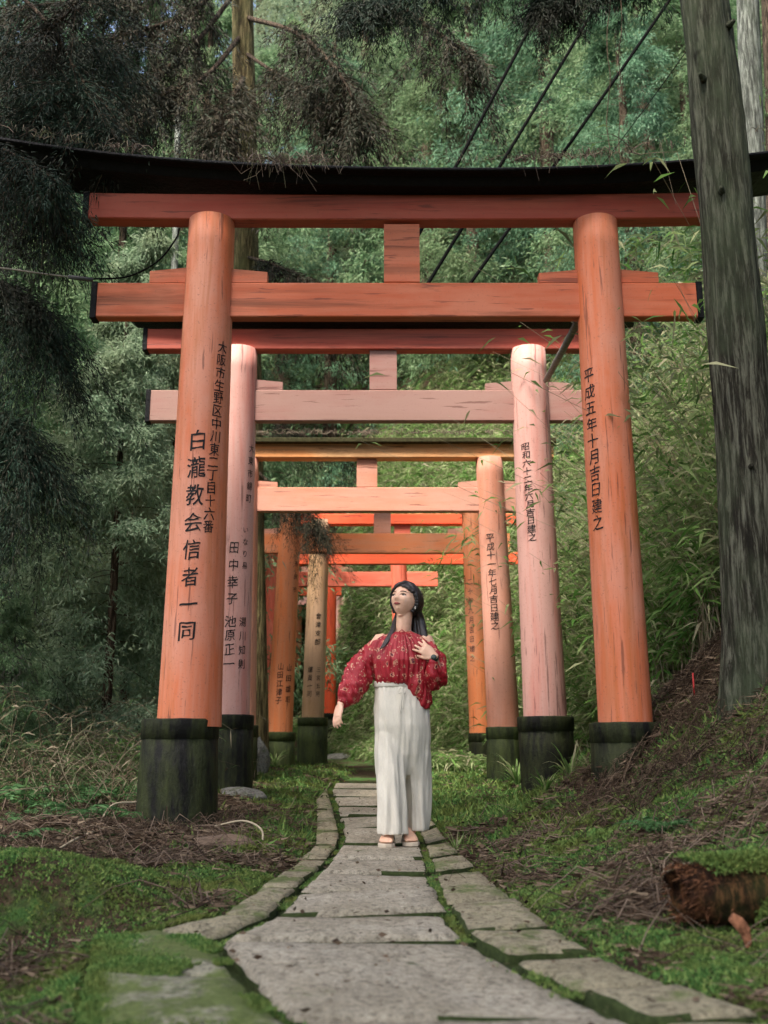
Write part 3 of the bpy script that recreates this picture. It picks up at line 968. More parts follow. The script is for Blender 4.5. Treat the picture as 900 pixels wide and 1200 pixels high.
# neck, trunk, arms, legs as one skin
neck_top = hp(0, 0.022, -0.055)
tube_bm(bm, [neck_top, wp(473, 733, 0.01), wp(472, 748, 0.03), wp(471.5, 760, 0.04)], [0.052, 0.049, 0.055, 0.085], 20)
vloft(bm, [(472, 739, 9.5, .05, .03), (472, 744.5, 20, .060, .03), (472, 751, 30.5, .078, .03), (472, 775, 28, .095, .02), (471, 795, 23, .085, .02), (470, 812, 27, .095, .02), (471, 845, 31, .11, .02), (471, 868, 28, .10, .02)])
# her right arm, on the left in view: hanging out and slightly forward
shA, elA, wrA = wp(443, 753, .03), wp(417, 793, .02), wp(399, 826, -.08)
tube_bm(bm, smooth_pts([shA + Vector((.03, 0, 0)), shA, elA, wrA], 5), [0.050] * 2 + [0.047] * 3 + [0.042] * 3 + [0.036] * 2 + [0.034, .033, .030, .027, .0245, .023][:6], 16)
shB, elB, wrB = wp(501, 754, .02), wp(513, 797, -.02), wp(508.5, 769, -.16)
tube_bm(bm, smooth_pts([shB - Vector((.03, 0, 0)), shB, elB], 5), [.05, .05, .05, .05, .048, .046, .044, .042, .040, .038, .036], 16)
tube_bm(bm, [elB, elB.lerp(wrB, .4), wrB], [.036, .034, .0245], 16)
# legs and feet
for (x0, x1, xf, dy) in ((456, 459, 455.5, -.03), (487, 486, 477.5, .06)):
    tube_bm(bm, [wp(x0, 862, dy), wp((x0 + x1) / 2, 915, dy), wp(x1, 965, dy), wp(xf, 982, dy + .02)], [.070, .042, .032, .031], 18)
    hl = wp(xf, 982, dy + .02)
    f = Vector((-0.10 if x0 < 470 else 0.12, -1, 0)).normalized(); sd = Vector((-f.y, f.x, 0))
    base = Vector((hl.x, hl.y, 0.026))
    loft(bm, [(base + f * t + Vector((0, 0, h * .5)), sd * w, Vector((0, 0, h * .5 + .004))) for t, w, h in
              ((-.045, .022, .05), (-.02, .030, .07), (.03, .033, .075), (.08, .038, .055), (.125, .044, .036), (.160, .043, .026), (.175, .034, .020))], 18)
    for k, (o_, l_) in enumerate(((-.030, .036), (-.013, .034), (.001, .030), (.014, .026), (.027, .020))):
        oo = o_ if x0 > 470 else -o_
        tube_bm(bm, [base + f * .16 + sd * oo + Vector((0, 0, .012)), base + f * (.168 + l_ * .5) + sd * oo * 1.08 + Vector((0, 0, .012)), base + f * (.168 + l_) + sd * oo * 1.1 + Vector((0, 0, .009))], [.010 if k else .013, .009 if k else .012, .006], 8)

def hand(bm, wr, fdir, palm_n, side, curl, spread, scale=1.0, thumb_out=0.5):
    """fdir along the fingers, palm_n out of the palm, side towards the thumb"""
    fdir = fdir.normalized(); palm_n = (palm_n - fdir * palm_n.dot(fdir)).normalized(); side = fdir.cross(palm_n) * side
    loft(bm, [(wr + fdir * t * scale, side * w * scale, palm_n * h * scale) for t, w, h in ((-.02, .024, .020), (.008, .028, .017), (.035, .039, .015), (.062, .041, .0135), (.080, .037, .011))], 16)
    for k, (o_, L) in enumerate(((.029, .070), (.010, .078), (-.010, .073), (-.028, .058))):
        b0 = wr + (fdir * .074 + side * o_) * scale
        d = (fdir + side * spread * (o_ / .03)).normalized()
        pts = [b0]; cur = b0; ang = 0
        for j, seg_ in enumerate((.44, .32, .24)):
            ang += curl * (0.6 + .5 * j) * (1 + .12 * k)
            dd = d * math.cos(ang) + palm_n * math.sin(ang)
            cur = cur + dd * L * seg_ * scale; pts.append(cur)
        tube_bm(bm, pts, [.0092 * scale, .0086 * scale, .0077 * scale, .0062 * scale], 10)
    b0 = wr + (fdir * .018 + side * .026) * scale
    d1 = (fdir * .75 + side * thumb_out * 1.2 + palm_n * .25).normalized(); d2 = (fdir * .95 + side * thumb_out * .6 + palm_n * .35).normalized()
    tube_bm(bm, [b0 - d1 * .012, b0 + d1 * .034 * scale, b0 + (d1 * .034 + d2 * .030) * scale, b0 + (d1 * .034 + d2 * .050) * scale], [.013 * scale, .0115 * scale, .0095 * scale, .007 * scale], 10)
hand(bm, wrA, wp(394, 846, -.12) - wp(399.5, 825, -.08), Vector((.7, .6, -.1)), -1, .28, .10, 1.0, .4)
hand(bm, wrB, wp(486, 752, -.15) - wrB, Vector((.1, 1, -.1)), 1, .22, .26, .98, .45)
body_me = fuse('body', bm, 0.0046, 2)
body = link('body', body_me, M_skin, woman, smooth=True)

# --- face details
M_white = plain('eye_white', (.62, .58, .54), .3, .5, .05, 20, 0)
M_dark = plain('dark_brown_eye', (.015, .010, .008), .25, .6, .2, 20, 0)
M_brow = plain('brow_hair', (.03, .018, .014), .8, .1, .2, 60, 0)
M_lip = plain('lips', (.34, .075, .065), .4, .4, .15, 60, 0.1)
def sph_bm(bm, c, a, b, d, seg=14):
    rings = []
    for j in range(1, seg):
        v = math.pi * (j / seg - .5)
        rings.append([bm.verts.new(c + (a * math.cos(2 * math.pi * i / seg) + b * math.sin(2 * math.pi * i / seg)) * math.cos(v) + d * math.sin(v)) for i in range(seg)])
    for A, B in zip(rings[:-1], rings[1:]):
        for i in range(seg): bm.faces.new((A[i], A[(i + 1) % seg], B[(i + 1) % seg], B[i]))
    bm.faces.new(rings[0][::-1]); bm.faces.new(rings[-1])
def fsurf(x, z, push=0.001):
    """face surface point under local x, z"""
    sz = max(-1, min(1, z / (0.104 * (1.06 if z < 0 else 1)))); v = math.asin(sz)
    k = max(0, -sz); s = x / (0.071 * math.cos(v) * (1 - .42 * k ** 1.6))
    u = math.asin(max(-1, min(1, s)))
    p = head_surf(u, v)
    return Vector((p[0], p[1] - push, p[2]))
def hw(v): return HC + HM @ Vector((v.x * 1.17, v.y * 1.08, v.z * 1.04))
for s in (-1, 1):
    c = fsurf(s * .030, .004, -.0015)
    bm = bmesh.new(); sph_bm(bm, hw(c), HM @ Vector((.0145, s * .004, 0)), HM @ Vector((0, 0, .0047)), HM @ Vector((0, .004, 0)))
    e = link('eye', bm_mesh('eye', bm), M_white, woman, True)
    bm = bmesh.new(); sph_bm(bm, hw(c + Vector((-.002, -.0028, .001))), HM @ Vector((.0066, 0, 0)), HM @ Vector((0, 0, .0046)), HM @ Vector((0, .0022, 0)))
    link('iris', bm_mesh('iris', bm), M_dark, e, True)
    bm = bmesh.new()
    tube_bm(bm, [hw(fsurf(s * (.015 + .031 * t), .0045 + .0065 * math.sin(math.pi * t) + .002 * t, .0022)) for t in np.linspace(0, 1, 8)], [.0012, .0022, .0028, .0030, .0030, .0030, .0026, .0014], 6)
    link('eyelash', bm_mesh('eyelash', bm), M_brow, e, True)
    bm = bmesh.new()
    tube_bm(bm, [hw(fsurf(s * (.014 + .037 * t), .0225 + .006 * math.sin(math.pi * t * .9), .0012)) for t in np.linspace(0, 1, 8)], [.0010, .0022, .0028, .0028, .0026, .0022, .0015, .0006], 6)
    link('eyebrow', bm_mesh('eyebrow', bm), M_brow, woman, True)
bm = bmesh.new()
for z0, sgn in ((-.0475, 1), (-.0535, -1)):
    tube_bm(bm, [hw(fsurf(x, z0 - (.0012 if sgn > 0 else -.0040) * (abs(x) / .02) ** 2, .0006)) for x in np.linspace(-.021, .021, 11)], [.0009, .0022, .0032, .0038, .0042, .0040, .0042, .0038, .0032, .0022, .0009], 8)
link('lips', bm_mesh('lips', bm), M_lip, woman, True)

# --- hair
def hair_mat():
    m, nt, p, out = mat_new('black_hair')
    n = noise(nt, coords(nt, 'Object', (90, 90, 7)), 2, 4, 0.6)
    nt.links.new(ramp(nt, n, [(.3, (.006, .005, .005)), (.75, (.030, .024, .021))]), p.inputs['Base Color'])
    p.inputs['Roughness'].default_value = 0.38
    p.inputs['Specular IOR Level'].default_value = 0.55
    bump(nt, p, n, .8, .004)
    return m
M_hair = hair_mat()
bm = bmesh.new()
NU, NV = 72, 50
gv = {}
def hair_here(u, v):
    u = (u + math.pi) % (2 * math.pi) - math.pi          # 0 forward
    vd = math.degrees(v); ud = math.degrees(u)
    a = abs(ud)
    if a < 62: return vd > 33 + 5 * math.cos(R(ud * 2)) - (10 * max(0, (a - 25) / 37)) - (6 if ud > 5 else 0)
    if a < 92: return vd > 22 - (a - 62) * 1.4
    return vd > -34 if a > 112 else vd > -20 - (a - 92) * 1.5
for j in range(NV + 1):
    for i in range(NU):
        u = 2 * math.pi * i / NU; v = math.pi * (j / NV - .5)
        if hair_here(u, v):
            ua = abs((u + math.pi) % (2 * math.pi) - math.pi)
            back = min(1, ua / math.pi * 1.3)
            pu = .012 + .018 * back * max(0, math.cos(v)) + .003 * math.sin(u * 19) * .5
            gv[(i, j)] = bm.verts.new(hp(*head_surf(u, v, pu)))
inn = {}
for (i, j), vv in gv.items():
    k = ((i + 1) % NU, j); l = ((i + 1) % NU, j + 1); m_ = (i, j + 1)
    if k in gv and l in gv and m_ in gv and j < NV - 0:
        try: bm.faces.new((vv, gv[k], gv[l], gv[m_]))
        except ValueError: pass
key_of = {vv: k for k, vv in gv.items()}
inner = {}
def inn_v(vv):
    if vv not in inner:
        i, j = key_of[vv]
        inner[vv] = bm.verts.new(hp(*head_surf(2 * math.pi * i / NU, math.pi * (j / NV - .5), -.002)))
    return inner[vv]
for e_ in [e_ for e_ in bm.edges if len(e_.link_faces) == 1]:
    a_, b_ = e_.verts
    if key_of[a_][1] >= NV or key_of[b_][1] >= NV: continue
    bm.faces.new((a_, b_, inn_v(b_), inn_v(a_)))
for vv in [vv for vv in bm.verts if not vv.link_faces]: bm.verts.remove(vv)
def lock(bm, pts, rads, flat=.45, seg=10):
    P = smooth_pts(pts, 5)
    rr = np.interp(np.linspace(0, 1, len(P)), np.linspace(0, 1, len(rads)), rads)
    tube_bm(bm, P, list(rr), seg)
rnd = random.Random(4)
# long hair falling behind her left shoulder (right in view)
for k in range(16):
    a = k / 15
    o0 = hp(.050 + .012 * a, .045 - .045 * a + .03, -.02 + .02 * rnd.random())
    j = lambda s: Vector((rnd.uniform(-s, s), rnd.uniform(-s, s), 0))
    lock(bm, [o0, wp(487 + 7 * a, 726, .06 - .03 * a) + j(.006), wp(489 + 9 * a, 745, .05 - .05 * a) + j(.008), wp(494 + 8 * a, 762, .02 - .05 * a) + j(.008), wp(497 + 8 * a, 778 + 8 * rnd.random(), -.02 - .03 * a) + j(.01)],
         [.016, .019, .018, .013, .003])
for k in range(9):   # back hair closing the gap behind the neck
    a = k / 8
    lock(bm, [hp(-.05 + .10 * a, .085, -.01), wp(466 + 22 * a, 728, .10), wp(464 + 26 * a, 752, .12)], [.02, .022, .012])
# lock over her right shoulder (left in view)
for k in range(7):
    a = k / 6
    lock(bm, [hp(-.062, .045 + .03 * a, -.02), wp(462 + 1.5 * a, 728, .04), wp(459 + 2 * a, 739, -.03), wp(452 + 3 * a, 751, -.095), wp(445 + 4 * a, 761 - 2 * a, -.12)], [.008, .011, .012, .010, .002])
# swept fringe
for k in range(14):
    a = k / 13
    st = head_surf(R(35 - 30 * a), R(62), .016)
    md = head_surf(R(-5 - 50 * a), R(44 - 4 * a), .015)
    en = head_surf(R(-48 - 45 * a), R(22 - 22 * a), .012)
    lock(bm, [hp(*st), hp(*md), hp(*en)], [.009, .008, .001])
for k in range(12):
    a = k / 11
    st = head_surf(R(30 + 40 * a), R(60), .015); md = head_surf(R(58 + 30 * a), R(36 - 8 * a), .015); en = head_surf(R(82 + 22 * a), R(2 - 14 * a), .014)
    lock(bm, [hp(*st), hp(*md), hp(*en)], [.010, .010, .002])
bmesh.ops.recalc_face_normals(bm, faces=bm.faces)
hair = link('hair', bm_mesh('hair', bm), M_hair, woman, True)
M_pearl = plain('pearl', (.75, .70, .62), .3, .6, .1, 20, 0)
bm = bmesh.new()
for t in np.linspace(0, 1, 5):
    sph_bm(bm, hp(*head_surf(R(100 + 14 * t), R(38 - 34 * t), .021)), Vector((.0045, 0, 0)), Vector((0, .0045, 0)), Vector((0, 0, .0045)), 8)
link('hair_clip', bm_mesh('hair_clip', bm), M_pearl, hair, True)
bm = bmesh.new(); sph_bm(bm, hp(.074, .006, -.046), Vector((.005, 0, 0)), Vector((0, .005, 0)), Vector((0, 0, .010)), 10)
link('earring', bm_mesh('earring', bm), M_pearl, woman, True)

# --- blouse
def blouse_mat():
    m, nt, p, out = mat_new('red_printed_cotton')
    v = coords(nt, 'Object')
    vo = nt.nodes.new('ShaderNodeTexVoronoi'); vo.inputs['Scale'].default_value = 19; vo.inputs['Randomness'].default_value = .75
    nt.links.new(v, vo.inputs['Vector'])
    n = noise(nt, v, 70, 3, .6)
    d = mathn(nt, 'ADD', vo.outputs['Distance'], mathn(nt, 'MULTIPLY', mathn(nt, 'SUBTRACT', n, .5), .75))
    base = ramp(nt, noise(nt, v, 9, 3, .5), [(.3, (.26, .004, .012)), (.7, (.37, .007, .018))])
    f1 = ramp(nt, d, [(.10, 1.0), (.17, 0.0)])
    f2 = ramp(nt, d, [(.17, 0.0), (.21, 1.0), (.27, 1.0), (.31, 0.0)])
    col = mix(nt, mathn(nt, 'MULTIPLY', f2, .85), base, (.60, .33, .20))
    col = mix(nt, mathn(nt, 'MULTIPLY', f1, .9), col, (.03, .012, .02))
    vo2 = nt.nodes.new('ShaderNodeTexVoronoi'); vo2.inputs['Scale'].default_value = 46
    nt.links.new(v, vo2.inputs['Vector'])
    col = mix(nt, ramp(nt, vo2.outputs['Distance'], [(.13, .8), (.19, 0.0)]), col, (.62, .42, .28))
    nt.links.new(col, p.inputs['Base Color'])
    p.inputs['Roughness'].default_value = .55
    bump(nt, p, noise(nt, coords(nt, 'Object', (60, 60, 8)), 1.2, 4, .6), .5, .006)
    return m
M_blouse = blouse_mat()
bm = bmesh.new()
vloft(bm, [(470.5, 742, 13.5, .070, .01), (470.5, 745.5, 22.5, .086, .005), (470.5, 751.5, 32, .106, 0), (471, 762, 35, .125, -.01), (471.5, 775, 34, .135, -.02), (471.5, 786, 33, .130, -.015), (470.5, 795, 31.5, .125, -.01), (470, 801, 30, .120, 0), (470, 803, 26, .10, 0)], 40)
vloft(bm, [(484, 788, 20, .11, -.015), (487, 802, 17.5, .105, -.025), (492, 815, 13, .075, -.035), (496, 826, 9.5, .05, -.035), (497, 830, 7, .035, -.035)], 28)
tube_bm(bm, smooth_pts([wp(446, 758, .02), wp(430, 775, .02), wp(420, 792, .01), wp(412, 808, -.03), wp(404.5, 819, -.06), wp(400, 826, -.075)], 4),
        list(np.interp(np.linspace(0, 5, 21), [0, 1, 2, 3, 4, 5], [.066, .080, .092, .086, .058, .030])), 28)
tube_bm(bm, smooth_pts([wp(497, 759, .0), wp(507, 772, -.01), wp(511.5, 786, -.03), wp(510.5, 795, -.07), wp(509.5, 785, -.13), wp(508.5, 773, -.155)], 4),
        list(np.interp(np.linspace(0, 5, 21), [0, 1, 2, 3, 4, 5], [.062, .070, .074, .066, .052, .030])), 28)
blouse_me = fuse('blouse', bm, 0.0055, 5)
def bl_fold(c, n):
    x, y, z = c
    px_ = x / PXM + 468
    if 436 < px_ < 503:
        th = math.atan2(x - (471 - 468) * PXM, -y)
        zz = (1.22 - z)
        w = math.sin(th * 34 + 2.2 * mnoise.noise(Vector((th * 2, z * 4, 0)))) * .0042 * max(.25, 1 - abs(zz - .03) * 3.2)
        w += .012 * mnoise.noise(Vector((th * 7, z * 5.5, 3))) + .005 * mnoise.noise(Vector((th * 16, z * 12, 9)))
        return w
    return .020 * mnoise.noise(Vector((x * 26 + z * 14, y * 18, z * 10 - x * 8))) + .011 * mnoise.noise(Vector((x * 60 + z * 30, y * 40, z * 25)))
displace(blouse_me, bl_fold)
blouse = link('blouse', blouse_me, M_blouse, woman, True)
bm = bmesh.new()
tube_bm(bm, [wp(461, 747, -.085), wp(466, 742, -.06), wp(471, 738, -.055), wp(476, 742, -.06), wp(482, 747, -.085)], [.004, .0035, .003, .0035, .004], 8)
link('neck_tie', bm_mesh('neck_tie', bm), M_blouse, blouse, True)

# --- trousers
def linen():
    m, nt, p, out = mat_new('cream_linen')
    v = coords(nt, 'Object')
    n = noise(nt, coords(nt, 'Object', (1, 1, .25)), 14, 6, .7)
    w = noise(nt, coords(nt, 'Object', (300, 300, 25)), 1.2, 3, .6)
    col = ramp(nt, n, [(.3, (.62, .58, .48)), (.7, (.74, .70, .59))])
    col = mix(nt, ramp(nt, w, [(.35, .25), (.6, 0.0)]), col, (.46, .44, .39))
    nt.links.new(col, p.inputs['Base Color'])
    p.inputs['Roughness'].default_value = .85
    p.inputs['Specular IOR Level'].default_value = .15
    bump(nt, p, n, .35, .01)
    return m
M_linen = linen()
bm = bmesh.new()
vloft(bm, [(464.5, 799.5, 25.5, .105, .01), (465, 804, 26, .108, .01), (466.5, 812, 28.5, .118, .01), (470, 830, 33, .135, .01), (471.5, 850, 33.5, .140, .01), (472, 866, 33, .125, .01), (472, 884, 31, .105, .012), (472.5, 900, 27, .07, .015), (472.5, 908, 20, .04, .015)], 44)
vloft(bm, [(461, 835, 15, .07, .0), (458.5, 860, 18.5, .10, -.005), (458, 885, 19, .108, -.018), (459, 915, 17.8, .11, -.045), (459.5, 950, 17.3, .112, -.06), (459.5, 977, 17.5, .118, -.065)], 40)
vloft(bm, [(484, 835, 13, .07, .02), (486.5, 860, 17, .10, .025), (488, 885, 17, .105, .035), (490, 915, 16, .10, .075), (490, 950, 14.5, .10, .085), (489.5, 973, 14, .105, .09)], 40)
tr_me = fuse('trousers', bm, 0.006, 14)
def tr_fold(c, n):
    x, y, z = c
    g = min(1, max(0, (0.98 - z) / .8))
    if abs(n[2]) > .8: return 0
    th = x * 30 + y * 12
    w = (.006 + .015 * g) * mnoise.noise(Vector((x * 24, y * 15, z * 1.6))) + .005 * mnoise.noise(Vector((x * 60, y * 30, z * 3.0 + 4)))
    w += .004 * math.sin(x * 190) * max(0, 1 - abs(z - .96) * 9)
    w += .006 * mnoise.noise(Vector((x * 10, y * 8, z * 9 + x * 20)))
    return w
displace(tr_me, tr_fold)
trousers = link('trousers', tr_me, M_linen, woman, True)
bm = bmesh.new()
vloft(bm, [(464.5, 798.5, 26.2, .112, .01), (464.7, 800, 27, .116, .01), (465, 804.5, 27.4, .118, .01), (465, 806, 26.6, .114, .01)], 44)
link('waistband', bm_mesh('waistband', bm), M_linen, trousers, True)
bm = bmesh.new()
kn = wp(471, 805, -.125)
for pts in ([(471, 805), (467.5, 808), (466.5, 812), (469.5, 811), (471, 806)], [(471, 805), (474.5, 807), (475.5, 811.5), (472.5, 811), (471, 806)],
            [(471, 805), (470.5, 815), (469.5, 826), (470.5, 835)], [(471, 805), (472.5, 816), (472, 825), (472.5, 831)]):
    tube_bm(bm, smooth_pts([wp(a, b, -.140 - .018 * min(1, (b - 805) / 20)) for a, b in pts], 4), .0033, 6)
link('drawstring', bm_mesh('drawstring', bm), M_linen, trousers, True)

# --- watch, sandals
M_watch = plain('dark_green_watch', (.02, .035, .03), .3, .5, .2, 30, 0)
fd = (wrB - elB).normalized()
wc = wrB - fd * .012
bm = bmesh.new()
a = fd.orthogonal().normalized(); b = fd.cross(a)
for k in range(24):
    pass
rings = []
for t, r in ((-.009, .0265), (-.008, .0295), (.008, .0295), (.009, .0265)):
    rings.append([bm.verts.new(wc + fd * t + (a * math.cos(2 * math.pi * k / 24) + b * math.sin(2 * math.pi * k / 24)) * r) for k in range(24)])
for A, B in zip(rings, rings[1:] + rings[:1]):
    for k in range(24): bm.faces.new((A[k], A[(k + 1) % 24], B[(k + 1) % 24], B[k]))
bmesh.ops.recalc_face_normals(bm, faces=bm.faces)
watch = link('watch', bm_mesh('watch', bm), M_watch, woman, True)
bm = bmesh.new()
oc = wc + Vector((-.004, -.031, .0))
nrm = Vector((-.1, -1, .1)).normalized(); e1 = fd.cross(nrm).normalized(); e2 = nrm.cross(e1)
loft(bm, [(oc - nrm * .004, e1 * .017, e2 * .017), (oc + nrm * .003, e1 * .018, e2 * .018), (oc + nrm * .006, e1 * .015, e2 * .015)], 20)
bmesh.ops.recalc_face_normals(bm, faces=bm.faces)
link('watch_face', bm_mesh('watch_face', bm), M_watch, watch, True)
M_sole = plain('cream_sole', (.55, .47, .36), .7, .2, .1, 20, .1)
M_strap = plain('white_strap', (.70, .66, .60), .5, .3, .1, 20, .1)
M_strapd = plain('dark_strap', (.06, .035, .03), .5, .3, .1, 20, .1)
for (x0, xf, dy) in ((456, 455.5, -.03), (487, 477.5, .06)):
    hl = wp(xf, 982, dy + .02)
    f = Vector((-0.10 if x0 < 470 else 0.12, -1, 0)).normalized(); sd = Vector((-f.y, f.x, 0))
    base = Vector((hl.x, hl.y, 0.0))
    out_ = [(-.058, .0), (-.052, .022), (-.02, .032), (.03, .034), (.08, .042), (.13, .050), (.17, .048), (.195, .034), (.205, .0)]
    loop = [(t, w) for t, w in out_] + [(t, -w) for t, w in out_[-2:0:-1]]
    bm = bmesh.new()
    rr = [[bm.verts.new(base + f * t * s + sd * w * s + Vector((0, 0, z))) for t, w in loop] for z, s in ((0.001, .98), (.004, 1), (.021, 1), (.025, .98))]
    for A, B in zip(rr[:-1], rr[1:]):
        for k in range(len(loop)): bm.faces.new((A[k], A[(k + 1) % len(loop)], B[(k + 1) % len(loop)], B[k]))
    bm.faces.new(rr[0][::-1]); bm.faces.new(rr[-1])
    bmesh.ops.recalc_face_normals(bm, faces=bm.faces)
    so = link('sandal', bm_mesh('sandal', bm), M_sole, woman)
    for (t, h, w, mt, nm) in ((.115, .047, .050, M_strap, 'toe_strap'), (.070, .066, .046, M_strapd, 'instep_strap')):
        bm = bmesh.new()
        rows = []
        for dt in (-.014, .014):
            rows.append([bm.verts.new(base + f * (t + dt) + sd * w * math.cos(q) + Vector((0, 0, .018 + (h - dt * .35) * math.sin(q)))) for q in np.linspace(0, math.pi, 15)])
        for k in range(14): bm.faces.new((rows[0][k], rows[0][k + 1], rows[1][k + 1], rows[1][k]))
        bmesh.ops.solidify(bm, geom=bm.faces[:], thickness=.003)
        link(nm, bm_mesh(nm, bm), mt, so, True)
# ------------------------------------------------------------------ foliage makers
rg = np.random.default_rng(5)
def unit(v): return v / np.maximum(1e-9, np.linalg.norm(v, axis=1, keepdims=True))

def leaves(P, D, L, W, rng=rg, bend=0.0, tri=False):
    """one pointed leaf (a folded diamond) per row"""
    n = len(P)
    D = unit(D)
    Rn = unit(rng.normal(size=(n, 3)))
    S = unit(np.cross(D, Rn))
    L = np.broadcast_to(np.asarray(L, dtype=float), (n,))[:, None]; W = np.broadcast_to(np.asarray(W, dtype=float), (n,))[:, None]
    if tri:
        V = np.stack([P - S * W * .5, P + D * L + np.array([0, 0, -1.0]) * L * bend, P + S * W * .5], 1).reshape(-1, 3)
        return V, np.arange(n * 3).reshape(-1, 3)
    N = np.cross(S, D)
    mid = P + D * L * 0.42 + N * L * 0.04
    tip = P + D * L + np.array([0, 0, -1.0]) * L * bend
    V = np.stack([P, mid + S * W * .5, tip, mid - S * W * .5], 1).reshape(-1, 3)
    F = np.arange(n * 4).reshape(-1, 4)
    return V, F

def strips(paths, w, rng=rg):
    """thin three-sided twigs: paths (n,k,3)"""
    n, k, _ = paths.shape
    d = np.gradient(paths, axis=1)
    d = d / np.maximum(1e-9, np.linalg.norm(d, axis=2, keepdims=True))
    a = unit(rng.normal(size=(n, 3)))[:, None, :]
    s = np.cross(d, a); s /= np.maximum(1e-9, np.linalg.norm(s, axis=2, keepdims=True))
    b = np.cross(d, s)
    w = np.broadcast_to(np.asarray(w, dtype=float), (n,))[:, None, None]
    tp = np.linspace(1, .4, k)[None, :, None]
    rings = []
    for j in range(3):
        an = 2 * math.pi * j / 3
        rings.append(paths + (s * math.cos(an) + b * math.sin(an)) * w * tp)
    V = np.stack(rings, 2)                       # n,k,3,3
    idx = np.arange(n * k * 3).reshape(n, k, 3)
    F = []
    for j in range(3):
        F.append(np.stack([idx[:, :-1, j], idx[:, :-1, (j + 1) % 3], idx[:, 1:, (j + 1) % 3], idx[:, 1:, j]], -1).reshape(-1, 4))
    return V.reshape(-1, 3), np.concatenate(F)

def cat(parts):
    Vs, Fs, o = [], [], 0
    for V, F in parts:
        Vs.append(V); Fs.append(F + o); o += len(V)
    return np.concatenate(Vs), np.concatenate(Fs)

# leaf colours (leaf by leaf)
G_teal = leaf_mat('teal_green_needles', [(.055, .125, .072), (.095, .20, .115), (.15, .28, .165), (.24, .36, .24)], .4, patch=.7, patchcol=(.09, .17, .085))
G_mid = leaf_mat('mid_green_leaves', [(.065, .125, .060), (.11, .21, .095), (.18, .29, .14), (.27, .36, .21)], .45, patch=.5, patchcol=(.17, .22, .11))
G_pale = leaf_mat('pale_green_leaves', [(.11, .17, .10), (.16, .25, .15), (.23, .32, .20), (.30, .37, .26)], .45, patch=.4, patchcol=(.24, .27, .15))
G_dark = leaf_mat('dark_cedar_needles', [(.008, .017, .012), (.016, .034, .022), (.030, .058, .036), (.042, .036, .026)], .15, patch=1.2, patchcol=(.022, .018, .014))
G_brown = leaf_mat('dead_cedar_needles', [(.014, .012, .008), (.028, .023, .015), (.060, .048, .030), (.025, .045, .024)], .15, patch=1.5, patchcol=(.026, .030, .019))
G_sasa = leaf_mat('bamboo_grass_leaves', [(.05, .13, .025), (.10, .23, .045), (.18, .33, .08), (.30, .38, .16), (.44, .40, .26)], .45, patch=1.6, patchcol=(.20, .22, .11))
G_straw = leaf_mat('dry_stalks', [(.16, .12, .07), (.26, .21, .13), (.38, .33, .23), (.12, .13, .06)], .0)
G_litter = leaf_mat('leaf_litter', [(.028, .017, .010), (.060, .038, .024), (.11, .075, .050), (.20, .15, .10), (.042, .025, .014)], .05)
G_moss = leaf_mat('moss_tufts', [(.032, .080, .022), (.070, .165, .040), (.125, .235, .060), (.23, .30, .085)], .2, patch=2.2, patchcol=(.13, .14, .035))
G_fern = leaf_mat('fern_fronds', [(.035, .085, .028), (.065, .15, .050), (.11, .21, .085)], .3)
B_cedar = bark_mat('cedar_bark', (.030, .027, .019), (.105, .105, .078), (.070, .092, .050), .65)
B_brown = bark_mat('brown_bark', (.045, .030, .020), (.13, .095, .065), (.07, .075, .035), .3)
B_yellow = bark_mat('lichened_bark', (.10, .075, .035), (.24, .19, .09), (.13, .14, .05), .5)
B_pale = bark_mat('pale_bark', (.12, .13, .11), (.26, .28, .24), (.12, .15, .10), .4)

def crown_mesh(name, H_, R_, nb, nsub, n, L, W, seed, z0=0.08, droop=0.25, spread=.22, prof=1.0):
    """crown of a tree: boughs, branchlets and single leaves"""
    r = np.random.default_rng(seed)
    zb = z0 + (1 - z0) * (np.arange(nb) + r.random(nb)) / nb
    az = r.random(nb) * 2 * np.pi
    shape = np.clip((1 - zb) ** .7 * 1.15 + .06, 0, 1) * (0.55 + .45 * np.clip((zb - z0) * 6, 0, 1))
    ln = R_ * (shape ** prof) * r.uniform(.6, 1.1, nb)
    base = np.stack([np.zeros(nb), np.zeros(nb), zb * H_], 1)
    dirn = np.stack([np.cos(az), np.sin(az), r.uniform(-.15, .35, nb)], 1)
    # branchlets
    sb = r.integers(0, nb, nb * nsub)
    t = r.uniform(.18, 1.0, nb * nsub) ** .8
    sp = base[sb] + dirn[sb] * (ln[sb] * t)[:, None]
    sp[:, 2] -= droop * ln[sb] * t ** 2
    side = r.normal(size=(nb * nsub, 3)); side[:, 2] *= .5
    sd = unit(dirn[sb] * .7 + side * .8 + np.array([0, 0, -.35 * droop * 4]))
    sl = spread * ln[sb] * r.uniform(.6, 1.6, nb * nsub) + .12
    li = r.integers(0, nb * nsub, n)
    u = r.random(n)
    P = sp[li] + sd[li] * (sl[li] * u)[:, None] + r.normal(size=(n, 3)) * (.035 + .05 * sl[li])[:, None]
    P[:, 2] -= droop * sl[li] * u ** 2 * .8
    D = sd[li] * .8 + r.normal(size=(n, 3)) * .65 + np.array([0, 0, -.35])
    parts = [leaves(P, D, L * r.uniform(.6, 1.4, n), W * r.uniform(.7, 1.3, n), r, .15)]
    V, F = parts[0]
    me = mesh_np(name, V, F)
    # boughs as thin wood
    k = 5
    tt = np.linspace(0, 1, k)[None, :, None]
    paths = base[:, None, :] + dirn[:, None, :] * ln[:, None, None] * tt
    paths[:, :, 2] -= droop * ln[:, None] * tt[:, :, 0] ** 2
    Vb, Fb = strips(paths, .006 * H_ * .12 + .003, r)
    return me, mesh_np(name + '_boughs', Vb, Fb)

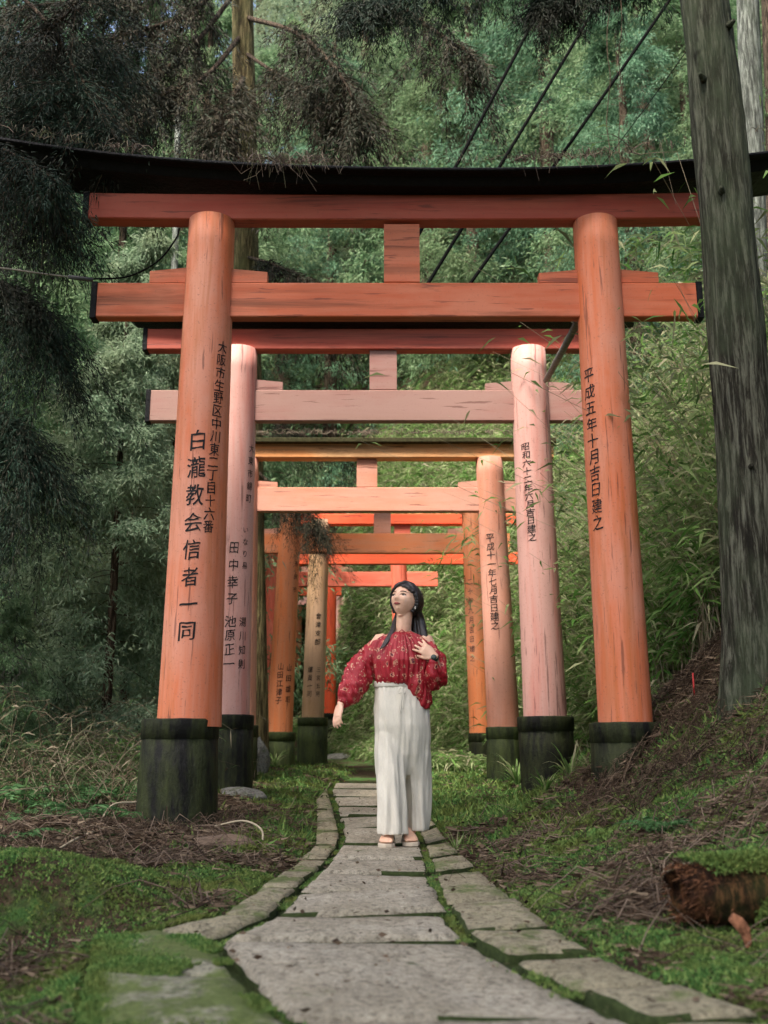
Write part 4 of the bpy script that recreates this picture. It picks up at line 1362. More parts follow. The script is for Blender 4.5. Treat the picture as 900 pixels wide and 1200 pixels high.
def trunk_mesh(h, r0, r1, seed, lean=(0, 0), seg=18, n=14, flare=1.25):
    bm = bmesh.new()
    rings = []
    for i in range(n + 1):
        t = i / n
        r = (r0 + (r1 - r0) * t) * (1 + (flare - 1) * max(0, 1 - t * h / .9) ** 2)
        ring = []
        for k in range(seg):
            a = 2 * math.pi * k / seg
            w = 1 + .07 * mnoise.noise(Vector((math.cos(a) * 1.6 + seed, math.sin(a) * 1.6, t * h * .7)))
            w += .10 * max(0, 1 - t * h / .8) * mnoise.noise(Vector((math.cos(a) * 3 + seed, math.sin(a) * 3, 0)))
            bx = .05 * mnoise.noise(Vector((seed, t * h * .25, 0))); by = .05 * mnoise.noise(Vector((t * h * .25, seed, 4)))
            ring.append(bm.verts.new((lean[0] * t * h + bx + r * w * math.cos(a), lean[1] * t * h + by + r * w * math.sin(a), t * h - .6 * (1 - t))))
        rings.append(ring)
    for A, B in zip(rings[:-1], rings[1:]):
        for k in range(seg): bm.faces.new((A[k], A[(k + 1) % seg], B[(k + 1) % seg], B[k]))
    bm.faces.new(rings[-1])
    return bm_mesh('trunk', bm)

crownA, boughA = crown_mesh('crown_a', 14, 2.9, 120, 16, 60000, .105, .026, 1, .05, .30)
crownB, boughB = crown_mesh('crown_b', 14, 3.3, 90, 14, 60000, .120, .032, 2, .03, .18, .26, .8)
crownC, boughC = crown_mesh('crown_c', 6, 1.35, 110, 16, 70000, .085, .017, 3, .02, .35, .25, .75)
crownD, boughD = crown_mesh('crown_d', 9, 1.9, 130, 14, 60000, .070, .012, 4, .04, .55, .25, .8)
crownE, boughE = crown_mesh('crown_e', 16, 4.4, 90, 22, 90000, .10, .020, 6, .52, .12, .25, .35)
tr_tall = trunk_mesh(16, .24, .08, 14)
tr_big = trunk_mesh(14, .22, .05, 2)
tr_small = trunk_mesh(6, .07, .02, 5)
tr_midd = trunk_mesh(9, .13, .04, 8)

def tree(label, X, Y, kind, s, rz, leafm, barkm, group=None, sz=1.0, dz=0.0, name='forest_tree'):
    cm, bmn, tm = {'A': (crownA, boughA, tr_big), 'B': (crownB, boughB, tr_big), 'C': (crownC, boughC, tr_small), 'D': (crownD, boughD, tr_midd), 'E': (crownE, boughE, tr_tall)}[kind]
    e = empty(name, (X, Y, Hs(X, Y) + dz), rz)
    e.scale = (s, s, s * sz)
    tag(e, label, 'tree', group)
    for nm, me, m in (('crown', cm, leafm), ('bough', bmn, barkm), ('trunk', tm, barkm)):
        if len(me.materials) == 0: me.materials.append(m)
        o = bpy.data.objects.new(nm, me); COL.objects.link(o); o.parent = e
        o.material_slots[0].link = 'OBJECT'; o.material_slots[0].material = m
    return e

# far and middle forest
rt = random.Random(8)
far = []
for (Y, xs, s0) in ((21, (-7.2, -5.2, 5.2, 7.0), .95), (25, (-9, -6.2, 2.6, 4.8, 7.6), 1.1), (30, (-12, -8.5, -5.2, -2.2, .9, 3.6, 6.6, 9.6), 1.3),
                    (36, (-15, -11, -7.4, -3.8, -.4, 3.0, 6.6, 10.2, 14), 1.5), (43, (-17, -12.5, -8, -3.8, .4, 4.8, 9, 13.5), 1.7), (52, (-19, -13, -7.5, -2, 3.4, 9, 14.5), 2.0)):
    for x in xs:
        far.append((x + rt.uniform(-.6, .6), Y + rt.uniform(-1.6, 1.6), s0 * rt.uniform(.9, 1.15)))
for (x, y, s) in far:
    k = rt.choice('AB')
    side = 'left' if x < -2 else ('right' if x > 3 else 'middle')
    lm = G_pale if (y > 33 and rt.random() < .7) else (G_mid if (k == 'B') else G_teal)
    colour = {'teal_green_needles': 'blue green', 'mid_green_leaves': 'mid green', 'pale_green_leaves': 'pale green'}[lm.name]
    px_ = 450 + 1200 * x / y
    where = 'at the far left' if px_ < 150 else 'left of the gates' if px_ < 330 else 'seen through the gates' if px_ < 520 else 'above the right posts' if px_ < 700 else 'at the far right'
    depth = 'in the nearest row' if y < 23.5 else 'in the second row' if y < 28 else 'in the middle rows' if y < 40 else 'among the farthest'
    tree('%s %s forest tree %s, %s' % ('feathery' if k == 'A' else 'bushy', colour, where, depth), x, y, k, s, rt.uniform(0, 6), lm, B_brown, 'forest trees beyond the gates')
# ------------------------------------------------------------------ particular trees
# near cedar trunk on the right
YT = 6.1
tb = at(888, 815, YT)
tt_ = at(829, 0, YT)
zb = Hs(tb.x, YT)
e = empty('cedar_tree', (tb.x, YT, zb))
tag(e, 'thick dark cedar trunk standing in front of the right end of the nearest gate', 'tree')
hh = tt_.z - zb
extra = 2.2
lean = ((tt_.x - tb.x) / hh, 0.0)
me = trunk_mesh(hh + extra, .185, .140, 11, lean, 90, 240, 1.7)
def bark_disp(c, n):
    a = math.atan2(c[1], c[0] - lean[0] * c[2])
    return .016 * (.5 - abs(mnoise.noise(Vector((math.cos(a) * 7, math.sin(a) * 7, c[2] * 1.1))))) + .013 * (.4 - abs(mnoise.noise(Vector((math.cos(a) * 14, math.sin(a) * 14, c[2] * 1.8 + 3))))) + .02 * mnoise.noise(Vector((math.cos(a) * 1.5, math.sin(a) * 1.5, c[2] * 1.2)))
displace(me, bark_disp)
link('trunk', me, B_cedar, e, True)
bm = bmesh.new()
for (z, a, l) in ((3.05, -1.9, .05), (2.2, -1.2, .04), (3.9, -2.3, .06), (1.2, -1.6, .05), (4.3, -1.0, .05)):
    c = Vector((lean[0] * z + .155 * math.cos(a), .155 * math.sin(a), z)); d = Vector((math.cos(a), math.sin(a), .25))
    tube_bm(bm, [c - d * .03, c + d * l * .5, c + d * l], [.030, .020, .012], 8)
tag(link('branch_stub', bm_mesh('branch_stub', bm), B_cedar, e, True), kind='stuff')

def lone_trunk(label, px_top, px_bot, Y, r0, r1, m, seed, up=1.5, name='forest_tree'):
    b = at(px_bot[0], px_bot[1], Y); t = at(px_top[0], px_top[1], Y)
    z = Hs(b.x, Y)
    e = empty(name, (b.x, Y, z)); tag(e, label, 'tree')
    h = t.z - z
    link('trunk', trunk_mesh(h + up, r0, r1, seed, ((t.x - b.x) / h, 0), 22, 30), m, e, True)
    return e
ty = lone_trunk('tall yellowish lichened trunk rising behind the left post of the nearest gate', (284, 0), (302, 860), 13.6, .20, .165, B_yellow, 21)
lone_trunk('slim pale grey trunk left of the nearest gate', (205, 300), (196, 800), 15.5, .07, .05, B_pale, 25, 3)
lone_trunk('mottled pale trunk just right of the big cedar', (876, 0), (884, 640), 10.5, .15, .12, B_pale, 31)
lone_trunk('brown trunk at the top right edge of the view', (902, 0), (912, 600), 12.5, .14, .12, B_brown, 37)
lone_trunk('thin whitish trunk among the left shrubs', (168, 430), (176, 800), 16.5, .07, .05, B_pale, 41, 2)

# middle-distance trees on the left
for (lab, X, Y, k, s, rz, lm, bmx, sz) in (
    ('bluish green feathery young conifer left of the nearest gate', -3.0, 11.2, 'C', .92, .4, G_pale, B_brown, .95),
    ('bushy green conifer at the far left behind the undergrowth', -4.7, 11.8, 'C', 1.15, 1.7, G_mid, B_brown, 1.1),
    ('young conifer behind the left posts of the second gate', -3.6, 14.5, 'C', 1.1, 2.9, G_pale, B_brown, 1.2),
    ('dense green conifer rising above the left tie beam end', -4.6, 16.5, 'A', .80, 3.9, G_mid, B_brown, 1.0),
    ('pale soft tree between the yellowish trunk and the left posts', -3.9, 20, 'B', 1.0, 4.9, G_mid, B_brown, 1.2),
    ('tall teal tree at the upper left behind dark boughs', -7.2, 17.0, 'A', 1.1, .9, G_teal, B_brown, 1.2),
    ('dark cedar hanging low along the left edge', -4.15, 8.3, 'D', .66, 2.2, G_dark, B_cedar, .95),
    ('dark drooping cedar at the far left behind the roof beam tip', -4.6, 9.6, 'D', .85, .7, G_dark, B_cedar, 1.0),
    ('dark conifer in shade behind the left undergrowth', -3.2, 8.9, 'C', .28, 5.1, G_mid, B_cedar, 1.0),
    ('broad pale tree filling the gap at the top left corner', -9.5, 25, 'B', 1.7, 2.1, G_teal, B_brown, 1.1),
    ('tall pale tree beside the yellowish trunk at the top left', -7.0, 27, 'A', 1.8, 3.1, G_mid, B_brown, 1.1),
    ('shaded green tree above the right bamboo grass', 5.2, 14.0, 'B', .55, 3.3, G_mid, B_brown, 1.0),
    ('leafy tree behind the top right corner of the nearest gate', 4.6, 17.5, 'A', .8, 1.3, G_teal, B_brown, 1.1),
    ('broad green tree behind the mottled pale trunk', 6.3, 13.0, 'B', .60, 5.3, G_mid, B_brown, 1.0)):
    tree(lab, X, Y, k, s, rz, lm, bmx, None, sz)

# tall cedars round the camera whose crowns roof the path
for i, (X, Y, s) in enumerate(((-4.6, -1.5, 1.0), (-3.6, 1.4, 1.0), (4.8, .8, 1.0), (5.2, 5.0, .95), (6.6, 9.3, .85), (.6, -5.5, 1.05), (-5.5, -6.5, 1.0))):
    tree('tall dark cedar standing %s the path%s, its crown above the gates' % (('left of' if X < 0 else 'right of'), (' behind the viewer' if Y < 0 else ' beside the gates')), X, Y, 'E', s, i * 1.1, G_dark, B_cedar, 'tall cedars roofing the path', name='cedar_tree')

# hanging cedar boughs over the gate
def bough(name, limbs, n_twig, tl, nn, lmat, bmat, seed, parent, rad=.022, needle=.032, nw=.005):
    r = np.random.default_rng(seed)
    bm = bmesh.new()
    paths = []
    for pts, r0 in limbs:
        P = smooth_pts([Vector(p) for p in pts], 6)
        tube_bm(bm, P, list(np.linspace(r0, r0 * .35, len(P))), 7)
        paths.append(np.array([p[:] for p in P]))
    o = link('limb', bm_mesh('limb', bm), bmat, parent, True); tag(o, kind='stuff')
    parts = []
    S, Dn, Ln = [], [], []
    for P in paths:
        k = n_twig // len(paths)
        t = r.uniform(.22, 1, k) * (len(P) - 1)
        i = np.minimum(t.astype(int), len(P) - 2); f = (t - i)[:, None]
        S.append(P[i] * (1 - f) + P[i + 1] * f)
        d = P[i + 1] - P[i]; d = unit(d)
        Dn.append(unit(d * .5 + r.normal(size=(k, 3)) * np.array([.7, .7, .25]) + np.array([0, 0, -.45])))
        Ln.append(r.uniform(.35, 1.2, k) * tl)
    S = np.concatenate(S); Dn = np.concatenate(Dn); Ln = np.concatenate(Ln)
    m = len(S)
    tt = np.linspace(0, 1, 6)
    tw = S[:, None, :] + Dn[:, None, :] * (Ln[:, None] * tt[None, :])[:, :, None]
    tw[:, :, 2] -= (Ln[:, None] * tt[None, :] ** 2) * .55
    parts_w = strips(tw, .0035, r)
    ow = link('twig', mesh_np('twig', *parts_w), bmat, parent); tag(ow, kind='stuff')
    # needles in tufts along the twigs
    idx = r.integers(0, m, m * nn); u = r.random(m * nn) ** .8
    j = np.minimum((u * 5).astype(int), 4); f = (u * 5 - j)[:, None]
    P = tw[idx, j] * (1 - f) + tw[idx, j + 1] * f
    side = r.normal(size=P.shape) * .034 * np.array([1, 1, .6])
    P = P + side
    D = unit(side) * .55 + (tw[idx, j + 1] - tw[idx, j]) / (np.linalg.norm(tw[idx, j + 1] - tw[idx, j], axis=1, keepdims=True) + 1e-9) * 1.0 + r.normal(size=P.shape) * .22
    ol = link('foliage', mesh_np('foliage', *leaves(P, D, needle * r.uniform(.6, 1.5, len(P)), nw * r.uniform(.8, 1.6, len(P)), r, .1, True)), lmat, parent)
    tag(ol, kind='stuff')

# a cedar whose trunk stands outside the left edge; its limbs reach into the view
eL = empty('cedar_tree', (-4.4, 7.6, Hs(-4.4, 7.6)))
tag(eL, 'dark cedar outside the left edge with bare limbs crossing the upper left', 'tree')
zl = Hs(-4.4, 7.6)
link('trunk', trunk_mesh(11, .22, .12, 51, (0, 0), 20, 30), B_cedar, eL, True)
def rel(e, p): return Vector(p) - Vector(e.location)
def lp(e, L): return [rel(e, at(x, y, Y)) for x, y, Y in L]
bough('bough', [(lp(eL, [(-150, 150, 7.6), (0, 64, 7.2), (45, 45, 7.0), (92, 2, 6.9), (120, -40, 6.9)]), .022),
                (lp(eL, [(-60, -60, 7.4), (40, 10, 7.1), (100, 100, 7.0), (140, 165, 6.9)]), .02),
                (lp(eL, [(-120, 180, 7.5), (0, 138, 7.2), (50, 122, 7.1), (92, 94, 7.0)]), .016),
                (lp(eL, [(-150, 60, 7.6), (20, 70, 7.4), (60, 130, 7.2), (80, 150, 7.1)]), .014)],
      200, .6, 110, G_dark, B_brown, 61, eL, needle=.05, nw=.008)
bough('bough', [(lp(eL, [(-130, 120, 6.9), (-20, 165, 6.5), (30, 188, 6.35), (70, 215, 6.3)]), .012)], 60, .4, 110, G_dark, B_brown, 67, eL, needle=.045, nw=.007)
bough('bough', [(lp(eL, [(-160, -60, 7.8), (-20, 40, 7.7), (60, 60, 7.6), (150, 60, 7.6)]), .03),
                (lp(eL, [(-160, 200, 7.8), (-20, 190, 7.6), (30, 200, 7.5), (70, 250, 7.5)]), .03),
                (lp(eL, [(-160, 320, 7.8), (-40, 330, 7.9), (20, 340, 7.9), (70, 420, 7.9)]), .03),
                (lp(eL, [(-160, 450, 7.8), (-40, 470, 8.0), (20, 500, 8.0), (60, 560, 8.0)]), .03)],
      480, .75, 130, G_dark, B_cedar, 62, eL, needle=.05, nw=.008)
# boughs of the yellowish tree, brown and drooping
cT = Vector(ty.location)
bough('bough', [(lp(ty, [(285, -60, 13.5), (230, 10, 12.6), (150, 40, 12.0), (60, 60, 11.6)]), .05),
                (lp(ty, [(284, 40, 13.6), (240, 90, 12.4), (190, 110, 11.8), (120, 130, 11.4)]), .04),
                (lp(ty, [(287, 20, 13.6), (350, 40, 12.2), (400, 90, 11.6), (425, 150, 11.4)]), .04),
                (lp(ty, [(286, 90, 13.6), (275, 110, 12.4), (262, 130, 11.8), (262, 165, 11.6)]), .04),
                (lp(ty, [(286, -80, 13.6), (400, -40, 12.2), (500, 30, 11.6), (560, 70, 11.4)]), .05),
                (lp(ty, [(284, -20, 13.6), (220, 60, 12.4), (150, 100, 11.8), (60, 120, 11.4)]), .04),
                (lp(ty, [(284, -60, 13.6), (200, -20, 12.4), (100, 0, 11.8), (0, 10, 11.4)]), .04),
                (lp(ty, [(284, 60, 13.6), (330, 90, 12.6), (370, 110, 12.2), (395, 130, 12.0)]), .03),
                (lp(ty, [(284, 300, 13.6), (320, 310, 12.9), (360, 330, 12.6), (395, 360, 12.6)]), .03)],
      820, .95, 95, G_brown, B_brown, 63, ty, needle=.085, nw=.013)
bough('bough', [(lp(ty, [(290, 540, 13.6), (320, 570, 13.4), (352, 590, 13.3), (378, 625, 13.3)]), .03)],
      70, .55, 200, G_brown, B_brown, 64, ty, needle=.045)
bough('bough', [(lp(ty, [(290, 480, 13.6), (340, 505, 13.4), (385, 520, 13.3), (425, 535, 13.3)]), .025)],
      60, .45, 150, G_brown, B_brown, 65, ty, needle=.045)
# dark hanging tufts along the top, from a tree high on the right
e3 = empty('cedar_tree', (4.9, 9.5, Hs(4.9, 9.5))); tag(e3, 'cedar beyond the right bank whose dark tufts hang along the top edge', 'tree')
link('trunk', trunk_mesh(11.5, .15, .10, 71, (.02, 0), 18, 26), B_cedar, e3, True)
bough('bough', [(lp(e3, [(830, -60, 9.5), (760, -40, 9.3), (690, -20, 9.2), (630, 0, 9.2)]), .04),
                (lp(e3, [(830, -100, 9.5), (660, -60, 9.1), (520, -20, 9.0), (400, 10, 9.0)]), .05)],
      260, .45, 120, G_dark, B_cedar, 66, e3, needle=.06, nw=.009)

# ------------------------------------------------------------------ bamboo grass on the right bank and far slope
def thicket(name, label, n, region, hfun, seed, leafL=.17, leafW=.021, stalk=.12):
    r = np.random.default_rng(seed)
    pts = region(r, n)
    X, Y = pts[:, 0], pts[:, 1]
    Z = H(X, Y)
    h = hfun(X, Y) * r.uniform(.35, 1.1, len(X))
    lean = r.normal(size=(len(X), 2)) * .28
    lean[:, 0] -= .10                                  # bends out over the path
    k = 4; t = np.linspace(0, 1, k)
    st = np.zeros((len(X), k, 3))
    st[:, :, 0] = X[:, None] + lean[:, 0:1] * h[:, None] * t[None] ** 1.6
    st[:, :, 1] = Y[:, None] + lean[:, 1:2] * h[:, None] * t[None] ** 1.6
    st[:, :, 2] = Z[:, None] + h[:, None] * (t[None] - .18 * t[None] ** 2.5)
    sp = strips(st[::3], .0040, r)
    so = link('stalk', mesh_np('stalk', *sp), G_straw)
    m = len(X) * 9
    idx = r.integers(0, len(X), m); u = r.uniform(.25, 1, m)
    j = np.minimum((u * (k - 1)).astype(int), k - 2); f = (u * (k - 1) - j)[:, None]
    P = st[idx, j] * (1 - f) + st[idx, j + 1] * f
    az = r.random(m) * 2 * np.pi
    D = np.stack([np.cos(az), np.sin(az), r.uniform(-.7, .5, m)], 1)
    P = P + D * .05
    V, F = leaves(P, D, leafL * r.uniform(.5, 1.3, m), leafW * r.uniform(.6, 1.3, m), r, .3)
    o = link(name, mesh_np(name, V, F), G_sasa); tag(o, label, 'bamboo grass', None, 'stuff')
    so.parent = o; tag(so, kind='stuff')
    return o
def xr_at(Y): return np.interp(Y, eRy, eRx)
def reg_right(r, n):
    Y = r.uniform(6.9, 16, n * 3) ; d = r.uniform(.9, 5.5, n * 3)
    X = xr_at(Y) + d
    lo = np.interp(Y, [6.9, 8, 10, 13, 16], [2.5, 2.3, 2.1, 1.95, 1.8])
    ok = (X > lo + .25 * vnoise(X * 2, Y * 2, 4)) & (X < Y * .46)
    return np.stack([X, Y], 1)[ok][:n]
thicket('bamboo_grass', 'thick green and straw coloured bamboo grass on the right bank behind the posts', 15000, reg_right,
        lambda X, Y: .6 + 2.5 * np.clip((X - 1.8) / 1.2, 0, 1), 81, .19, .024)
def reg_mid(r, n):
    Y = r.uniform(16.5, 27, n * 3); X = r.uniform(-3, 8, n * 3)
    ok = (X > xr_at(Y) + .9 + .5 * np.clip((Y - 19) / 2, 0, 1))
    return np.stack([X, Y], 1)[ok][:n]
thicket('bamboo_grass', 'pale bamboo grass covering the slope behind the woman', 13500, reg_mid,
        lambda X, Y: 1.0 + .9 * np.clip((Y - 18) / 5, 0, 1), 82, .26, .034)
def reg_low(r, n):
    Y = r.uniform(14.5, 27, n * 3); X = xr_at(Y) + r.uniform(.05, 2.2, n * 3)
    return np.stack([X, Y], 1)[:n]
thicket('bamboo_grass', 'short pale grass at the foot of the slope beside the far posts', 5000, reg_low, lambda X, Y: .30 + 0 * X, 85, .16, .026)
def reg_left(r, n):
    Y = r.uniform(9.0, 16, n * 2); X = -np.interp(Y, [9, 16], [2.4, 2.6]) - r.uniform(0, 3.0, n * 2)
    return np.stack([X, Y], 1)[:n]
thicket('undergrowth', 'tangled low undergrowth with dry stalks behind the left posts', 3500, reg_left, lambda X, Y: .55 + 0 * X, 83, .13, .018)

# ------------------------------------------------------------------ ground cover
def on_ground(n, x0, x1, y0, y1, r, keep):
    # denser close to the camera
    u = r.random(n); Y = y0 * (y1 / y0) ** u
    X = r.uniform(-1, 1, n); X = X * (.42 * Y + .5)
    ok = (X > x0) & (X < x1)
    X, Y = X[ok], Y[ok]
    k = keep(X, Y); X, Y = X[k], Y[k]
    return X, Y, H(X, Y)
def offpath(X, Y, m=0.03): return (X < np.interp(Y, eLy, eLx) - m) | (X > np.interp(Y, eRy, eRx) + m)
r = np.random.default_rng(91)
def mossy(X, Y):
    a = fbm(X * 2.2, Y * 2.2, 31, 3) + .35 * fbm(X * 9, Y * 9, 37, 2)
    dR = X - np.interp(Y, eRy, eRx)
    w = np.where(X < 0, .34, .30 - .42 * np.clip((dR - .8) / 1.1, 0, 1) + np.where(Y > 8, .35, 0))
    w = np.where((X < -.85) & (Y < 4.3) & (Y > 3.7), .5, w)
    w = np.where((X < -.9) & (Y > 5.0) & (Y < 8.5), -.12, w)
    return a + w
X, Y, Z = on_ground(420000, -6, 5, 2.0, 26, r, lambda X, Y: offpath(X, Y, -.015) & (mossy(X, Y) + r.normal(size=len(X)) * .12 > 0))
n = len(X)
D = np.stack([r.normal(size=n) * .6, r.normal(size=n) * .6, np.full(n, 1.0)], 1)
sz = np.where(Y < 5, .014, .022) * r.uniform(.5, 1.5, n) * np.clip(Y / 4, .8, 1.6)
long_ = (Y > 5.6) & (r.random(n) < .10)
sz = np.where(long_, sz * 2.6, sz)
moss = link('moss', mesh_np('moss', *leaves(np.stack([X, Y, Z - .003], 1), D, sz, sz * np.where(long_, .16, .55), r, .2, True)), G_moss)
tag(moss, 'green moss and short grass on both sides of the path', 'moss', None, 'stuff')

X, Y, Z = on_ground(260000, -5, 4, 2.0, 5.6, r, lambda X, Y: offpath(X, Y, -.01) & (mossy(X, Y) + r.normal(size=len(X)) * .08 > .02))
n = len(X)
D = np.stack([r.normal(size=n) * .7, r.normal(size=n) * .7, np.full(n, 1.0)], 1)
sz = .017 * r.uniform(.5, 1.5, n)
mo2 = link('moss', mesh_np('moss', *leaves(np.stack([X, Y, Z - .003], 1), D, sz, sz * .55, r, .2, True)), G_moss)
tag(mo2, 'dense moss cushions in the foreground beside the kerb stones', 'moss', None, 'stuff')

# moss filling the joints and creeping over the corner stones
def along(W, n, sig, r):
    A = np.array([(p.x, p.y) for p in W]); sg = np.linalg.norm(np.diff(A, axis=0), axis=1); cs = np.concatenate([[0], np.cumsum(sg)])
    u = r.random(n) * cs[-1]
    return np.stack([np.interp(u, cs, A[:, 0]), np.interp(u, cs, A[:, 1])], 1) + r.normal(size=(n, 2)) * sig
pp = [along(wSLR, 9000, .018, r), along(wSLL, 11000, .020, r), along(wKBL, 9000, .030, r), along(wKBR, 8000, .022, r)]
Q = np.concatenate(pp)
keep = (fbm(Q[:, 0] * 6, Q[:, 1] * 4, 51, 3) > -.12)
Q = Q[keep]
C0 = np.array(gp([(243, 1104), (112, 1104), (90, 1215), (340, 1215)]))
uv = r.random((46000, 2))
B_ = (C0[1] * (1 - uv[:, :1]) + C0[0] * uv[:, :1]) * (1 - uv[:, 1:]) + (C0[2] * (1 - uv[:, :1]) + C0[3] * uv[:, :1]) * uv[:, 1:]
B_ = B_[(fbm(B_[:, 0] * 5, B_[:, 1] * 5, 61, 4) + .52 - .62 * uv[:, 0] > 0)[:len(B_)]]
Zq = np.concatenate([zp(Q[:, 1]) - .018, zp(B_[:, 1]) + .016]); Q = np.concatenate([Q, B_])
n = len(Q)
D = np.stack([r.normal(size=n) * .8, r.normal(size=n) * .8, np.full(n, 1.0)], 1)
sz = r.uniform(.008, .020, n)
jm = link('joint_moss', mesh_np('joint_moss', *leaves(np.stack([Q[:, 0], Q[:, 1], Zq], 1), D, sz, sz * .55, r, .2, True)), G_moss, path)
tag(jm, kind='stuff')

X, Y, Z = on_ground(300000, -5, 4, 2.0, 13, r, lambda X, Y: offpath(X, Y, .0) & (mossy(X, Y) + r.normal(size=len(X)) * .2 < .10))
n = len(X)
az = r.random(n) * 2 * np.pi
D = np.stack([np.cos(az), np.sin(az), r.uniform(-.15, .45, n)], 1)
L = r.uniform(.018, .075, n) * np.clip(Y / 4.5, .7, 1.5)
lit = link('leaf_litter', mesh_np('leaf_litter', *leaves(np.stack([X, Y, Z + r.uniform(0, .03, n)], 1), D, L, L * r.choice([.07, .10, .24], n), r, .2, True)), G_litter)
tag(lit, 'brown dead leaves and cedar needles littering the forest floor', 'leaf litter', None, 'stuff')

# fallen twigs and curled dead sprays
X, Y, Z = on_ground(9000, -5, 4, 2.3, 11, r, lambda X, Y: offpath(X, Y, .05) & (mossy(X, Y) < .12))
n = len(X)
az = r.random(n) * 2 * np.pi; L = r.uniform(.10, .42, n)
k = 5; t = np.linspace(0, 1, k)
tw = np.zeros((n, k, 3))
cv = r.normal(size=n) * .9
for i in range(k):
    a = az + cv * t[i]
    tw[:, i, 0] = X + np.cos(a) * L * t[i]; tw[:, i, 1] = Y + np.sin(a) * L * t[i]
    tw[:, i, 2] = H(tw[:, i, 0], tw[:, i, 1]) + .012 + .05 * np.sin(t[i] * np.pi) * np.abs(r.normal(size=n))
tws = link('fallen_twigs', mesh_np('fallen_twigs', *strips(tw, r.uniform(.0012, .004, n), r)), leaf_mat('twig_wood', [(.03, .02, .015), (.08, .055, .04), (.20, .15, .11), (.05, .03, .02)], 0))
tag(tws, 'thin fallen twigs tangled over the litter', 'twigs', None, 'stuff')

# dead cedar fronds fallen on the bank and at the left
def dead_fronds(name, label, n, box, seed, keep):
    r = np.random.default_rng(seed)
    X = r.uniform(box[0], box[1], n); Y = r.uniform(box[2], box[3], n)
    k_ = keep(X, Y); X, Y = X[k_], Y[k_]; n = len(X)
    az = r.random(n) * 2 * np.pi; L = r.uniform(.15, .45, n); cv = r.normal(size=n) * .7
    k = 7; t = np.linspace(0, 1, k); p = np.zeros((n, k, 3)); hh_ = r.uniform(.02, .10, n)
    for i in range(k):
        a = az + cv * t[i]
        p[:, i, 0] = X + np.cos(a) * L * t[i]; p[:, i, 1] = Y + np.sin(a) * L * t[i]
        p[:, i, 2] = H(p[:, i, 0], p[:, i, 1]) + .01 + hh_ * np.sin(t[i] * 2.6)
    m = n * 70
    idx = r.integers(0, n, m); u = r.random(m); j = np.minimum((u * (k - 1)).astype(int), k - 2); f = (u * (k - 1) - j)[:, None]
    P = p[idx, j] * (1 - f) + p[idx, j + 1] * f
    d = unit(p[idx, j + 1] - p[idx, j])
    D = d * .8 + r.normal(size=(m, 3)) * .6
    V, F = cat([strips(p, .003, r), leaves(P, D, r.uniform(.02, .05, m), r.uniform(.002, .005, m), r, .2)])
    o = link(name, mesh_np(name, V, F), leaf_mat(name + '_brown', [(.018, .012, .008), (.042, .027, .017), (.085, .058, .038), (.15, .11, .075)], .05))
    tag(o, label, 'dead fronds', None, 'stuff')
dead_fronds('dead_fronds', 'heap of curled brown cedar fronds on the right bank below the big cedar', 1500, (.9, 2.9, 3.2, 7.6), 5,
            lambda X, Y: (X - np.interp(Y, eRy, eRx) > .55) & (fbm(X * 2, Y * 2, 71, 2) + .35 * (X - np.interp(Y, eRy, eRx) - .9) > .24))
dead_fronds('dead_fronds', 'brown dead fronds lying in the hollow left of the front footing', 230, (-3.0, -.8, 5.3, 7.2), 6,
            lambda X, Y: (X < np.interp(Y, eLy, eLx) - .35) & (fbm(X * 2, Y * 2, 73, 2) > -.1))

# dry brush standing behind the undergrowth at the left
r = np.random.default_rng(95)
n = 1100
X = r.uniform(-4.6, -1.75, n); Y = r.uniform(7.2, 10.5, n); Z = H(X, Y)
az = r.random(n) * 2 * np.pi; L = r.uniform(.25, 1.1, n); k = 6; t = np.linspace(0, 1, k); cv = r.normal(size=n) * 1.2; up = r.uniform(.0, .8, n)
p = np.zeros((n, k, 3))
for i in range(k):
    a = az + cv * t[i]
    p[:, i, 0] = X + np.cos(a) * L * t[i] * .8; p[:, i, 1] = Y + np.sin(a) * L * t[i] * .8
    p[:, i, 2] = Z + up * L * np.sin(t[i] * 2.2) + .03 + r.normal(size=n) * .01
m = 9000
idx = r.integers(0, n, m); u = r.random(m); j = np.minimum((u * (k - 1)).astype(int), k - 2)
P = p[idx, j] + (p[idx, j + 1] - p[idx, j]) * (u * (k - 1) - j)[:, None]
V, F = cat([strips(p, r.uniform(.002, .0045, n), r), leaves(P, r.normal(size=(m, 3)) * [1, 1, .6], r.uniform(.04, .14, m), r.uniform(.006, .016, m), r, .3)])
db = link('dry_brush', mesh_np('dry_brush', V, F), leaf_mat('dry_brush', [(.06, .042, .026), (.13, .10, .062), (.26, .22, .15), (.05, .10, .03), (.09, .16, .05)], .15))
tag(db, 'tangle of dry brush and thin stalks behind the left undergrowth', 'brush', None, 'stuff')
# a few needles and leaves fallen on the slabs
n = 700
u = r.random(n); Y = 2.2 * (11 / 2.2) ** u
X = np.interp(Y, eLy, eLx) + (np.interp(Y, eRy, eRx) - np.interp(Y, eLy, eLx)) * r.random(n)
az = r.random(n) * 2 * np.pi
L = r.uniform(.008, .035, n)
fl = link('fallen_leaves', mesh_np('fallen_leaves', *leaves(np.stack([X, Y, zp(Y) + .013], 1), np.stack([np.cos(az), np.sin(az), r.uniform(-.02, .15, n)], 1), L, L * r.choice([.08, .12, .5], n), r, 0)), G_litter)
tag(fl, 'scattered needles and small dead leaves on the stone path', 'leaf litter', None, 'stuff')
